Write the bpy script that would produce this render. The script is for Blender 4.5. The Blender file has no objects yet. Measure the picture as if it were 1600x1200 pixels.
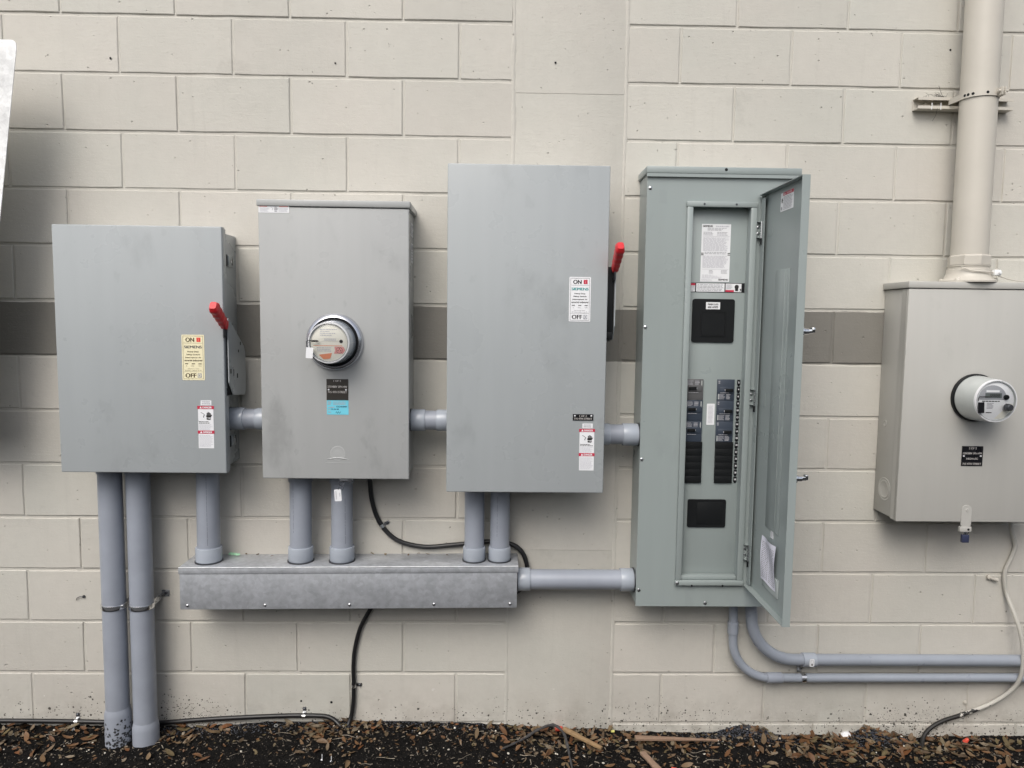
import bpy, bmesh, math, random
from mathutils import Vector, Matrix, noise as mnoise

# ------------------------------------------------------------------ camera, sky, sun, exposure
scene = bpy.context.scene
col = scene.collection
R = math.radians

cam_data = bpy.data.cameras.new("camera")
cam = bpy.data.objects.new("camera", cam_data)
col.objects.link(cam)
cam.location = (1.3645, -2.7586, 1.5737)
cam.rotation_euler = (1.4842, -0.0124, -0.0204)
cam_data.sensor_width = 36.0
cam_data.lens = 25.875
cam_data.clip_start = 0.02
cam_data.clip_end = 500
scene.camera = cam

SUN_EL, SUN_AZ = R(47), R(202)
world = bpy.data.worlds.new("World")
scene.world = world
world.use_nodes = True
wn, wl = world.node_tree.nodes, world.node_tree.links
wn.clear()
sky = wn.new("ShaderNodeTexSky")
sky.sky_type = 'NISHITA'
sky.sun_disc = False
sky.sun_elevation = SUN_EL
sky.sun_rotation = SUN_AZ
sky.air_density = 1.0
sky.dust_density = 4.0
sky.ozone_density = 1.0
hs = wn.new("ShaderNodeHueSaturation")
hs.inputs["Saturation"].default_value = 0.50
bg = wn.new("ShaderNodeBackground")
bg.inputs["Strength"].default_value = 0.12
wo = wn.new("ShaderNodeOutputWorld")
wl.new(sky.outputs[0], hs.inputs["Color"])
wl.new(hs.outputs[0], bg.inputs[0])
wl.new(bg.outputs[0], wo.inputs[0])

sun_d = bpy.data.lights.new("sun", 'SUN')
sun_d.energy = 1.0
sun_d.angle = R(40)
sun_d.color = (1.0, 0.96, 0.9)
sun = bpy.data.objects.new("sun", sun_d)
col.objects.link(sun)
sdir = Vector((math.sin(SUN_AZ) * math.cos(SUN_EL), math.cos(SUN_AZ) * math.cos(SUN_EL), math.sin(SUN_EL)))
sun.rotation_euler = sdir.to_track_quat('Z', 'Y').to_euler()
sun.location = sdir * 20

scene.view_settings.view_transform = 'Standard'
scene.view_settings.look = 'None'
scene.view_settings.exposure = 0.52
scene.view_settings.gamma = 1.0
scene.view_settings.use_curve_mapping = False
scene.render.engine = 'CYCLES'
scene.cycles.max_bounces = 6
scene.cycles.caustics_reflective = False
scene.cycles.caustics_refractive = False

rnd = random.Random(7)

# ------------------------------------------------------------------ materials
class NT:
    def __init__(s, name):
        s.m = bpy.data.materials.new(name)
        s.m.use_nodes = True
        s.t = s.m.node_tree
        s.t.nodes.clear()
        s.out = s.n("ShaderNodeOutputMaterial")
        s.b = s.n("ShaderNodeBsdfPrincipled")
        s.l(s.b.outputs[0], s.out.inputs[0])
        s._pos = None

    def n(s, typ, **kw):
        nd = s.t.nodes.new(typ)
        for k, v in kw.items():
            setattr(nd, k, v)
        return nd

    def l(s, a, b):
        s.t.links.new(a, b)

    def pos(s):
        if s._pos is None:
            s._pos = s.n("ShaderNodeNewGeometry").outputs["Position"]
        return s._pos

    def setin(s, sock, v):
        if hasattr(v, "is_linked") or hasattr(v, "links"):
            s.l(v, sock)
        else:
            sock.default_value = v

    def noise(s, scale, detail=4, rough=.55, vec=None, out="Fac", stretch=None):
        nd = s.n("ShaderNodeTexNoise")
        nd.inputs["Scale"].default_value = scale
        nd.inputs["Detail"].default_value = detail
        nd.inputs["Roughness"].default_value = rough
        v = vec or s.pos()
        if stretch:
            mp = s.n("ShaderNodeMapping")
            mp.inputs["Scale"].default_value = stretch
            s.l(v, mp.inputs[0])
            v = mp.outputs[0]
        s.l(v, nd.inputs["Vector"])
        return nd.outputs[out]

    def voro(s, scale, feature='F1', out="Distance", rand=1.0):
        nd = s.n("ShaderNodeTexVoronoi", feature=feature)
        nd.inputs["Scale"].default_value = scale
        nd.inputs["Randomness"].default_value = rand
        s.l(s.pos(), nd.inputs["Vector"])
        return nd.outputs[out]

    def math(s, op, a, b=None, c=None, clamp=False):
        nd = s.n("ShaderNodeMath", operation=op, use_clamp=clamp)
        s.setin(nd.inputs[0], a)
        if b is not None: s.setin(nd.inputs[1], b)
        if c is not None: s.setin(nd.inputs[2], c)
        return nd.outputs[0]

    def rng(s, v, a, b, c=0.0, d=1.0, smooth=False):
        nd = s.n("ShaderNodeMapRange")
        nd.clamp = True
        if smooth: nd.interpolation_type = 'SMOOTHSTEP'
        s.setin(nd.inputs[0], v)
        for i, x in enumerate((a, b, c, d)):
            nd.inputs[i + 1].default_value = x
        return nd.outputs[0]

    def mix(s, f, a, b, mode='MIX'):
        nd = s.n("ShaderNodeMix", data_type='RGBA', blend_type=mode)
        s.setin(nd.inputs[0], f)
        for i, x in ((6, a), (7, b)):
            if isinstance(x, tuple):
                nd.inputs[i].default_value = (x[0], x[1], x[2], 1)
            else:
                s.l(x, nd.inputs[i])
        return nd.outputs[2]

    def scalecol(s, c, f):
        nd = s.n("ShaderNodeVectorMath", operation='SCALE')
        if isinstance(c, tuple): nd.inputs[0].default_value = c[:3]
        else: s.l(c, nd.inputs[0])
        s.setin(nd.inputs["Scale"], f)
        return nd.outputs[0]

    def bump(s, h, strength=.3, dist=.002, normal=None):
        nd = s.n("ShaderNodeBump")
        nd.inputs["Strength"].default_value = strength
        nd.inputs["Distance"].default_value = dist
        s.l(h, nd.inputs["Height"])
        if normal: s.l(normal, nd.inputs["Normal"])
        return nd.outputs[0]

    def fin(s, base, rough=.5, metal=0.0, spec=.5, normal=None, coat=0.0):
        if isinstance(base, tuple): s.b.inputs["Base Color"].default_value = (*base[:3], 1)
        else: s.l(base, s.b.inputs["Base Color"])
        s.setin(s.b.inputs["Roughness"], rough)
        s.setin(s.b.inputs["Metallic"], metal)
        s.b.inputs["Specular IOR Level"].default_value = spec
        s.b.inputs["Coat Weight"].default_value = coat
        s.b.inputs["Coat Roughness"].default_value = .1
        if normal: s.l(normal, s.b.inputs["Normal"])
        return s.m


def pm(name, c, rough=.5, metal=0.0, var=.06, vscale=6, bump=0.0, bscale=250, spec=.5, coat=0.0, rvar=.06, orand=0.0):
    t = NT(name)
    n1 = t.noise(vscale, 5)
    f = t.rng(n1, .25, .75, 1 - var, 1 + var)
    if orand:
        oi = t.n("ShaderNodeObjectInfo").outputs["Random"]
        f = t.math('MULTIPLY', f, t.rng(oi, 0, 1, 1 - orand, 1 + orand))
    base = t.scalecol(c, f)
    r = t.rng(t.noise(vscale * 2.7, 4), .3, .7, max(rough - rvar, .02), rough + rvar)
    nrm = t.bump(t.noise(bscale, 3), bump, .001) if bump else None
    return t.fin(base, r, metal, spec, nrm, coat)


def cabinet_paint(name, c, smudge=.10, rough=.36):
    """enamelled sheet steel: faint smudges, rain streaks and orange peel"""
    t = NT(name)
    sm = t.noise(5.5, 6, .6, stretch=(1, 1, .55))
    f1 = t.rng(sm, .56, .74, 1.0, 1 - smudge, smooth=True)
    st = t.noise(26, 3, .5, stretch=(1, 1, .07))
    f2 = t.rng(st, .3, .75, 1.015, .975)
    f = t.math('MULTIPLY', f1, f2)
    scr = t.noise(60, 5, .6, stretch=(.35, 1, 1.9))
    f = t.math('MULTIPLY', f, t.rng(scr, .70, .74, 1.0, 1 - smudge * .9))
    dab = t.noise(16, 3, .5, stretch=(1, 1, .7))
    f = t.math('MULTIPLY', f, t.rng(dab, .66, .72, 1.0, 1 - smudge * .45, smooth=True))
    r = t.rng(t.noise(4.2, 5), .3, .7, rough - .05, rough + .1)
    wav = t.noise(2.6, 1)
    pe = t.noise(420, 2)
    h = t.math('ADD', t.math('MULTIPLY', wav, 3.0), t.math('MULTIPLY', pe, .05))
    n = t.bump(h, .35, .002)
    return t.fin(t.scalecol(c, f), r, 0.0, .5, n)


def wall_paint():
    t = NT("painted_masonry")
    p = t.pos()
    sep = t.n("ShaderNodeSeparateXYZ")
    t.l(p, sep.inputs[0])
    X, Z = sep.outputs[0], sep.outputs[2]
    zj = t.math('ADD', Z, t.rng(t.noise(9, 3), .3, .7, -.003, .003))
    band = t.math('MULTIPLY', t.math('GREATER_THAN', zj, 1.4215), t.math('LESS_THAN', zj, 1.6190))
    oi = t.n("ShaderNodeObjectInfo").outputs["Random"]
    hue = t.math('FRACT', t.math('MULTIPLY', oi, 7.31))
    hue = t.math('ADD', t.math('MULTIPLY', hue, .5), t.math('MULTIPLY', t.rng(t.noise(2.1, 3), .35, .65, 0, 1), .5))
    coat_ = t.mix(hue, (.558, .530, .480), (.530, .522, .472))
    base = t.mix(band, coat_, (.218, .208, .185))
    f = t.rng(oi, 0, 1, .965, 1.03)
    f = t.math('MULTIPLY', f, t.rng(t.noise(1.3, 4), .3, .7, .955, 1.04))
    f = t.math('MULTIPLY', f, t.rng(t.noise(24, 6, .65), .3, .75, 1.02, .965))
    # scuffs
    sc = t.noise(3.7, 8, .72, stretch=(1, 1, 1.4))
    f = t.math('MULTIPLY', f, t.rng(sc, .60, .74, 1.0, .86))
    run = t.noise(7, 6, .62, stretch=(3.2, 1, .22))
    f = t.math('MULTIPLY', f, t.rng(run, .58, .76, 1.0, .93))
    base = t.scalecol(base, f)
    # pits (pin holes in the block face)
    vd = t.voro(58)
    vsel = t.n("ShaderNodeSeparateColor")
    t.l(t.voro(58, out="Color"), vsel.inputs[0])
    pit = t.math('MULTIPLY', t.rng(vd, .05, .16, 1, 0), t.math('GREATER_THAN', vsel.outputs[0], .93))
    vd2 = t.voro(21)
    vs2 = t.n("ShaderNodeSeparateColor")
    t.l(t.voro(21, out="Color"), vs2.inputs[0])
    crk = t.math('MULTIPLY', t.rng(vd2, .04, .09, 1, 0), t.math('GREATER_THAN', vs2.outputs[1], .955))
    pits = t.math('MAXIMUM', pit, crk)
    base = t.mix(t.math('MULTIPLY', pits, .38), base, (.17, .155, .13))
    # chips that show old white paint low on the wall
    chn = t.math('MULTIPLY', t.rng(t.noise(34, 3), .70, .72, 0, 1), t.rng(Z, .28, .05, 0, 1))
    base = t.mix(t.math('MULTIPLY', chn, .8), base, (.72, .71, .68))
    # dried mud splashes thrown up from the bed, thick at two places
    def near(cx, cz, rx, rz):
        dx = t.math('DIVIDE', t.math('SUBTRACT', X, cx), rx)
        dz = t.math('DIVIDE', t.math('SUBTRACT', Z, cz), rz)
        d = t.math('SQRT', t.math('ADD', t.math('MULTIPLY', dx, dx), t.math('MULTIPLY', dz, dz)))
        return t.rng(d, .0, 1.0, 1, 0)
    m = t.math('MAXIMUM', near(.17, .0, .26, .13), near(3.03, -.03, .30, .13))
    low = t.rng(t.math('ADD', Z, t.rng(t.noise(3.5, 4), .3, .7, -.05, .05)), .085, -.03, 0, .30)
    m = t.math('MAXIMUM', m, low)
    def specks(scale, amt, r0, r1):
        d_ = t.voro(scale)
        c_ = t.n("ShaderNodeSeparateColor")
        t.l(t.voro(scale, out="Color"), c_.inputs[0])
        rad = t.rng(c_.outputs[0], 0, 1, r0, r1)
        dd = t.math('ADD', d_, t.rng(t.noise(scale * 4, 2), .3, .7, -.10, .10))
        on = t.math('GREATER_THAN', c_.outputs[2], t.math('SUBTRACT', 1.0, t.math('MULTIPLY', m, amt)))
        return t.math('MULTIPLY', on, t.math('LESS_THAN', dd, rad))
    dots = t.math('MAXIMUM', specks(95, .75, .08, .42), t.math('MAXIMUM', specks(190, .85, .1, .45), specks(52, .38, .05, .30)))
    base = t.mix(t.math('MULTIPLY', dots, .93), base, (.018, .016, .014))
    film = t.math('MULTIPLY', t.rng(t.noise(11, 6, .7), .42, .68, 0, 1), t.rng(Z, .16, -.02, 0, 1))
    base = t.mix(t.math('MULTIPLY', film, .42), base, (.17, .145, .115))
    # relief: roller stipple, block grain, pits
    h = t.math('ADD', t.math('MULTIPLY', t.noise(330, 3), .22), t.math('MULTIPLY', t.noise(75, 5, .65), .55))
    h = t.math('ADD', h, t.math('MULTIPLY', t.noise(40, 4, .7, stretch=(.5, 1, 3.0)), .45))
    h = t.math('SUBTRACT', h, t.math('MULTIPLY', t.rng(t.noise(120, 4, .7), .60, .72, 0, 1), .4))
    h = t.math('SUBTRACT', h, t.math('MULTIPLY', pits, 1.5))
    n = t.bump(h, .8, .0019)
    return t.fin(base, t.rng(t.noise(14, 4), .3, .7, .5, .68), 0, .35, n)


M = {}
M['wall'] = wall_paint()
M['grey'] = cabinet_paint("grey_enamel", (.366, .392, .402), .13, .27)
M['grey_b'] = cabinet_paint("grey_enamel_weathered", (.394, .404, .402), .20, .29)
M['green'] = cabinet_paint("grey_green_enamel", (.295, .336, .332), .07, .30)
M['tan'] = cabinet_paint("beige_enamel", (.452, .446, .418), .06, .40)
M['tanpipe'] = pm("beige_pipe_paint", (.545, .515, .455), .42, bump=.15, bscale=120)
M['pvc'] = pm("grey_pvc", (.312, .338, .390), .38, var=.09, vscale=9, bump=.06)
M['pvc_light'] = pm("pale_grey_pvc_fitting", (.370, .405, .458), .22, var=.03)
M['steel'] = pm("zinc_plated_steel", (.62, .63, .64), .28, 1.0, var=.12, vscale=30)
M['ring'] = pm("spun_zinc_ring", (.60, .61, .65), .24, .9, var=.02, rvar=.01)
M['band_metal'] = pm("bright_zinc_band", (.86, .87, .88), .22, 1.0, var=.03, rvar=.02)
M['chrome'] = pm("polished_chrome", (.80, .81, .82), .10, 1.0, var=.02)
M['dark_steel'] = pm("dark_bolt_steel", (.10, .105, .115), .4, .8)
M['black'] = pm("black_plastic", (.009, .010, .011), .48, var=.12, spec=.22)
M['black_rub'] = pm("black_cable_jacket", (.011, .011, .012), .38, var=.2, vscale=20)
M['slate'] = pm("slate_breaker_plastic", (.040, .052, .074), .42)
M['slate_grey'] = pm("grey_breaker_plastic", (.105, .105, .108), .45)
M['red'] = pm("red_vinyl_grip", (.62, .022, .030), .34, var=.08, vscale=40)
M['white'] = pm("white_sticker", (.80, .81, .83), .42, var=.03)
M['cream'] = pm("cream_sticker", (.82, .76, .52), .42, var=.03)
M['ink'] = pm("black_ink", (.022, .020, .020), .5)
M['ink_brown'] = pm("faded_brown_ink", (.075, .050, .02), .5)
M['ink_pipe'] = pm("dark_pipe_print", (.15, .155, .175), .5)
M['ink_mid'] = pm("mid_grey_ink", (.13, .13, .12), .5)
M['ink_grey'] = pm("fine_print_grey", (.40, .40, .43), .5)
M['ink_pale'] = pm("pale_fine_print", (.56, .56, .60), .5)
M['ink_white'] = pm("engraved_white", (.46, .44, .42), .5)
M['ink_teal'] = pm("teal_ink", (.0, .27, .27), .5)
M['ink_red'] = pm("danger_red", (.52, .030, .070), .42)
M['ink_bright'] = pm("bright_red_ink", (.72, .06, .035), .42)
M['ink_pink'] = pm("pink_ink", (.80, .36, .34), .42)
M['ink_blue'] = pm("ballpoint_blue", (.01, .06, .12), .5)
M['blue'] = pm("sky_blue_sticker", (.17, .60, .74), .42, var=.04)
M['plate'] = pm("engraved_black_plate", (.030, .026, .022), .40)
M['plate_black'] = pm("engraved_jet_plate", (.008, .008, .010), .30)
M['orange'] = pm("orange_print", (.83, .30, .17), .5)
M['face'] = pm("ivory_meter_face", (.86, .84, .75), .45, var=.02)
M['face_white'] = pm("white_meter_face", (.86, .87, .89), .4, var=.02)
M['face_grey'] = pm("grey_meter_face", (.36, .37, .40), .4)
M['lcd'] = pm("lcd_window", (.15, .17, .17), .2)
M['rim'] = pm("bright_clear_rim", (.80, .81, .83), .12, .0, var=.03, coat=1.0)
M['meter_wall'] = pm("grey_meter_shell", (.40, .44, .48), .10, .25, var=.16, vscale=22, coat=1.0)
M['meter_wall_pale'] = pm("pale_meter_shell", (.52, .55, .54), .08, .15, var=.10, vscale=14, coat=1.0)
M['navy'] = pm("navy_seal_plastic", (.035, .042, .085), .35)
M['wood'] = pm("split_pine", (.30, .195, .10), .7, var=.22, vscale=60, bump=.5, bscale=140)
M['wood_b'] = pm("grey_pine", (.27, .18, .125), .7, var=.2, vscale=60, bump=.5, bscale=140)
M['root'] = pm("grey_bark", (.050, .048, .048), .8, var=.45, vscale=60, bump=.6, bscale=160)
M['twig'] = pm("dry_twig", (.33, .285, .225), .8, var=.25, vscale=30, orand=.35)
M['pebble'] = pm("pale_pebble", (.62, .58, .50), .5, var=.15, vscale=80, orand=.30)
M['greenscrap'] = pm("green_paper", (.36, .66, .42), .5)
M['yellow'] = pm("yellow_plastic", (.72, .70, .22), .5)
M['paper'] = pm("lilac_white_paper", (.74, .74, .84), .6, var=.03)
M['clear_grey'] = pm("scratched_lexan", (.40, .44, .44), .12, var=.04)


def mat_galv(name, c, rough=.42, metal=.75):
    t = NT(name)
    cl = t.noise(13, 8, .68)
    v = t.voro(70, out="Color")
    vs = t.n("ShaderNodeSeparateColor")
    t.l(v, vs.inputs[0])
    f = t.math('MULTIPLY', t.rng(cl, .3, .72, .80, 1.24), t.rng(vs.outputs[0], 0, 1, .92, 1.08))
    scr = t.noise(22, 8, .7, stretch=(1, 1, .6))
    base = t.scalecol(c, f)
    base = t.mix(t.rng(scr, .66, .78, 0, .55), base, (.62, .64, .66))
    st = t.noise(7, 7, .7)
    base = t.mix(t.rng(st, .66, .78, 0, .3), base, (.20, .205, .21))
    r = t.rng(cl, .3, .7, rough + .1, rough - .06)
    return t.fin(base, r, metal, .5, t.bump(t.noise(90, 4), .12, .001))


M['edge_highlight'] = pm("scuffed_highlight_edge", (.78, .80, .82), .35, .35, var=.25, vscale=40)
M['galv'] = mat_galv("galvanised_steel", (.46, .48, .51), .40, .45)
M['galv_pale'] = mat_galv("pale_galvanised_sheet", (.82, .83, .83), .5, .05)


def mat_glass():
    t = NT("clear_lexan")
    tr = t.n("ShaderNodeBsdfTransparent")
    tr.inputs[0].default_value = (.985, .99, .99, 1)
    gl = t.n("ShaderNodeBsdfGlossy")
    gl.inputs["Roughness"].default_value = .06
    fr = t.n("ShaderNodeFresnel")
    fr.inputs[0].default_value = 1.5
    mx = t.n("ShaderNodeMixShader")
    t.l(t.math('MULTIPLY', fr.outputs[0], .6, clamp=True), mx.inputs[0])
    t.l(tr.outputs[0], mx.inputs[1])
    t.l(gl.outputs[0], mx.inputs[2])
    t.l(mx.outputs[0], t.out.inputs[0])
    return t.m


M['glass'] = mat_glass()


def mat_pvc_mud():
    t = NT("grey_pvc_mud_spattered")
    sep = t.n("ShaderNodeSeparateXYZ")
    t.l(t.pos(), sep.inputs[0])
    Z, X = sep.outputs[2], sep.outputs[0]
    m = t.math('MULTIPLY', t.rng(Z, .085, -.03, 0, 1), t.rng(X, -.10, -.01, .35, 1.1))
    vd = t.math('ADD', t.voro(105), t.rng(t.noise(330, 2), .3, .7, -.16, .16))
    vs = t.n("ShaderNodeSeparateColor")
    t.l(t.voro(105, out="Color"), vs.inputs[0])
    dots = t.math('MULTIPLY', t.math('GREATER_THAN', vs.outputs[0], t.math('SUBTRACT', 1.0, t.math('MULTIPLY', m, 1.35))), t.rng(vd, .50, .56, 1, 0))
    base = t.scalecol((.312, .338, .390), t.rng(t.noise(9, 5), .25, .75, .92, 1.08))
    base = t.mix(t.math('MULTIPLY', dots, .95), base, (.012, .011, .010))
    return t.fin(base, t.rng(t.noise(20), .3, .7, .34, .46), 0, .5)


M['pvc_mud'] = mat_pvc_mud()


def mat_graycable():
    t = NT("painted_cable_mud_spattered")
    sep = t.n("ShaderNodeSeparateXYZ")
    t.l(t.pos(), sep.inputs[0])
    m = t.rng(t.math('ADD', sep.outputs[2], t.rng(t.noise(60, 4), .3, .7, -.045, .045)), .12, .0, 0, 1)
    base = t.mix(t.math('GREATER_THAN', m, .5), (.50, .485, .44), (.016, .015, .014))
    return t.fin(base, .5, 0, .4)


M['cable_tan'] = mat_graycable()


def mat_soil():
    t = NT("dark_mulch_soil")
    f = t.noise(38, 8, .7)
    base = t.mix(t.rng(f, .35, .75), (.005, .005, .005), (.017, .0155, .0145))
    fl = t.voro(210)
    fs = t.n("ShaderNodeSeparateColor")
    t.l(t.voro(210, out="Color"), fs.inputs[0])
    spk = t.math('MULTIPLY', t.math('GREATER_THAN', fs.outputs[0], .955), t.rng(fl, .2, .4, 1, 0))
    base = t.mix(t.math('MULTIPLY', spk, .6), base, (.30, .28, .25))
    h = t.math('ADD', t.noise(170, 5, .7), t.noise(45, 4, .6))
    return t.fin(base, .92, 0, .08, t.bump(h, 1.0, .006))


M['soil'] = mat_soil()


def mat_litter(name, stops, rough=.55, spec=.4, vein=True):
    t = NT(name)
    oi = t.n("ShaderNodeObjectInfo").outputs["Random"]
    geo = t.n("ShaderNodeNewGeometry")
    rpi = geo.outputs["Random Per Island"]
    s = t.math('FRACT', t.math('ADD', oi, rpi))
    cr = t.n("ShaderNodeValToRGB")
    cr.color_ramp.interpolation = 'LINEAR'
    els = cr.color_ramp.elements
    while len(els) < len(stops):
        els.new(.5)
    for e, (p, c) in zip(els, stops):
        e.position = p
        e.color = (*c, 1)
    t.l(s, cr.inputs[0])
    f = t.rng(t.noise(90, 5, .65), .3, .7, .75, 1.2)
    return t.fin(t.scalecol(cr.outputs[0], f), rough, 0, spec, t.bump(t.noise(220, 3), .25, .001))


M['leaf'] = mat_litter("dry_oak_leaf", [(0, (.105, .048, .020)), (.2, (.150, .078, .034)), (.38, (.175, .120, .066)), (.52, (.075, .050, .030)),
                                         (.66, (.130, .100, .046)), (.78, (.205, .165, .115)), (.9, (.110, .060, .028)), (1, (.165, .062, .020))])
M['crumb'] = mat_litter("mulch_crumb", [(0, (.005, .005, .005)), (.5, (.012, .011, .0105)), (.76, (.028, .024, .021)), (.90, (.085, .068, .050)),
                                        (.97, (.15, .125, .10)), (1, (.32, .30, .27))], .85, .10)
M['gravel'] = mat_litter("blue_black_slag", [(0, (.014, .016, .022)), (.5, (.028, .032, .044)), (1, (.060, .066, .085))], .5, .5)


def mat_asphalt():
    t = NT("grey_concrete_paving")
    f = t.rng(t.noise(1.5, 8, .65), .3, .7, .85, 1.15)
    f = t.math('MULTIPLY', f, t.rng(t.noise(160, 4), .3, .7, .85, 1.15))
    return t.fin(t.scalecol((.055, .055, .056), f), .85, 0, .3, t.bump(t.noise(140, 4), .4, .003))


M['pave'] = mat_asphalt()
M['sky_screen'] = pm("sky_screen_boards", (.125, .120, .112), .8, var=.2, vscale=3)

# ------------------------------------------------------------------ mesh builder
class MB:
    def __init__(s):
        s.v, s.f, s.mi = [], [], []
        s.cur = 0

    def add(s, vs, fs, mi=None):
        o = len(s.v)
        s.v += [tuple(x) for x in vs]
        m = s.cur if mi is None else mi
        for f in fs:
            s.f.append(tuple(o + i for i in f))
            s.mi.append(m)

    def box(s, x0, x1, y0, y1, z0, z1, bev=0.0, mi=None, seg=2):
        x0, x1 = min(x0, x1), max(x0, x1)
        y0, y1 = min(y0, y1), max(y0, y1)
        z0, z1 = min(z0, z1), max(z0, z1)
        if bev <= 0:
            vs = [(x, y, z) for x in (x0, x1) for y in (y0, y1) for z in (z0, z1)]
            fs = [(0, 1, 3, 2), (4, 6, 7, 5), (0, 4, 5, 1), (2, 3, 7, 6), (0, 2, 6, 4), (1, 5, 7, 3)]
            s.add(vs, fs, mi)
            return
        bm = bmesh.new()
        bmesh.ops.create_cube(bm, size=1)
        for v in bm.verts:
            v.co = ((x0 + x1) / 2 + v.co.x * (x1 - x0), (y0 + y1) / 2 + v.co.y * (y1 - y0), (z0 + z1) / 2 + v.co.z * (z1 - z0))
        b = min(bev, .45 * min(x1 - x0, y1 - y0, z1 - z0))
        bmesh.ops.bevel(bm, geom=list(bm.edges), offset=b, segments=seg, profile=.5, affect='EDGES')
        bm.verts.index_update()
        s.add([v.co[:] for v in bm.verts], [[v.index for v in f.verts] for f in bm.faces], mi)
        bm.free()

    def ring(s, c, u, w, r, n):
        return [c + u * (math.cos(2 * math.pi * i / n) * r) + w * (math.sin(2 * math.pi * i / n) * r) for i in range(n)]

    def lathe(s, prof, o, axis, n=32, mi=None, cap0=True, cap1=True):
        """prof: list of (radius, height along axis)"""
        a = Vector(axis).normalized()
        u = a.orthogonal().normalized()
        w = a.cross(u)
        vs, fs = [], []
        for r, h in prof:
            vs += s.ring(Vector(o) + a * h, u, w, max(r, 1e-5), n)
        k = len(prof)
        for j in range(k - 1):
            for i in range(n):
                i2 = (i + 1) % n
                fs.append((j * n + i, j * n + i2, (j + 1) * n + i2, (j + 1) * n + i))
        if cap0: fs.append(tuple(reversed(range(n))))
        if cap1: fs.append(tuple((k - 1) * n + i for i in range(n)))
        s.add(vs, fs, mi)

    def cyl(s, p0, p1, r0, r1=None, n=24, mi=None, ch=0.0):
        p0, p1 = Vector(p0), Vector(p1)
        L = (p1 - p0).length
        r1 = r0 if r1 is None else r1
        prof = [(r0, 0), (r1, L)] if ch <= 0 else [(r0 - ch, 0), (r0, ch), (r1, L - ch), (r1 - ch, L)]
        s.lathe(prof, p0, p1 - p0, n, mi)

    def tube(s, pts, r, n=12, mi=None, flat=None):
        pts = [Vector(p) for p in pts]
        k = len(pts)
        rs = r if isinstance(r, (list, tuple)) else [r] * k
        t0 = (pts[1] - pts[0]).normalized()
        u = t0.orthogonal().normalized()
        vs, fs = [], []
        for i, p in enumerate(pts):
            t = (pts[min(i + 1, k - 1)] - pts[max(i - 1, 0)]).normalized()
            u = (u - t * u.dot(t)).normalized()
            w = t.cross(u)
            vs += s.ring(p, u, w, rs[i], n)
        for j in range(k - 1):
            for i in range(n):
                i2 = (i + 1) % n
                fs.append((j * n + i, j * n + i2, (j + 1) * n + i2, (j + 1) * n + i))
        fs.append(tuple(reversed(range(n))))
        fs.append(tuple((k - 1) * n + i for i in range(n)))
        s.add(vs, fs, mi)

    def prism(s, poly, o, u, v, thick, mi=None):
        """polygon (a,b) in the plane o+a*u+b*v, extruded by thick along u x v"""
        o, u, v = Vector(o), Vector(u), Vector(v)
        nn = u.cross(v).normalized() * thick
        n = len(poly)
        vs = [o + u * a + v * b for a, b in poly] + [o + u * a + v * b + nn for a, b in poly]
        fs = [tuple(reversed(range(n))), tuple(range(n, 2 * n))]
        for i in range(n):
            j = (i + 1) % n
            fs.append((i, j, n + j, n + i))
        s.add(vs, fs, mi)

    def build(s, name, mats, parent=None, smooth=True, ang=.6):
        me = bpy.data.meshes.new(name)
        off = Vector((0, 0, 0))
        q = parent
        while q is not None:
            off += q.location
            q = q.parent
        me.from_pydata([Vector(v) - off for v in s.v], [], s.f)
        if not isinstance(mats, (list, tuple)): mats = [mats]
        for m in mats:
            me.materials.append(M[m] if isinstance(m, str) else m)
        if len(mats) > 1:
            me.polygons.foreach_set("material_index", s.mi)
        me.update()
        if smooth:
            me.shade_smooth()
            me.set_sharp_from_angle(angle=ang)
        ob = bpy.data.objects.new(name, me)
        col.objects.link(ob)
        if parent is not None: ob.parent = parent
        return ob


def rrect(a0, a1, b0, b1, r, n=5):
    pts = []
    for cx, cy, s in ((a1 - r, b1 - r, 0), (a0 + r, b1 - r, 90), (a0 + r, b0 + r, 180), (a1 - r, b0 + r, 270)):
        for i in range(n + 1):
            t = R(s + 90 * i / n)
            pts.append((cx + r * math.cos(t), cy + r * math.sin(t)))
    return pts


def spline(pts, k=8):
    P = [Vector(p) for p in pts]
    P = [P[0] * 2 - P[1]] + P + [P[-1] * 2 - P[-2]]
    out = []
    for i in range(1, len(P) - 2):
        a, b, c, d = P[i - 1], P[i], P[i + 1], P[i + 2]
        for j in range(k):
            t = j / k
            out.append(.5 * ((2 * b) + (c - a) * t + (2 * a - 5 * b + 4 * c - d) * t * t + (3 * b - a - 3 * c + d) * t ** 3))
    out.append(P[-2])
    return out


def tag(o, label=None, cat=None, group=None, kind=None):
    if label: o["label"] = label
    if cat: o["category"] = cat
    if group: o["group"] = group
    if kind: o["kind"] = kind
    return o


def thing(name, label, cat, loc=(0, 0, 0), group=None):
    o = bpy.data.objects.new(name, None)
    o.empty_display_size = .05
    o.location = loc
    col.objects.link(o)
    return tag(o, label, cat, group)


# ------------------------------------------------------------------ lettering (flat print turned into meshes)
STR = ["ON", "OFF", "I", "SIEMENS", "Heavy Duty", "Safety Switch", "Interrupteur de", "sécurité industriel", "400", "600", "500", "A", "VAC~", "VDC", "DANGER",
       "Enclosure Type", "Enceinte, conforme au 3R", "1 OF 2", "2 OF 2", "277/480V 3PH-4W", "120/208V 3PH-4W", "HIGH LEG", "715 4TH STREET",
       "MAIN LUG", "600 AMPS", "E1241047", "12-16-20", "888888", "Cl.200"] + [str(i) for i in range(1, 31)]


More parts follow.
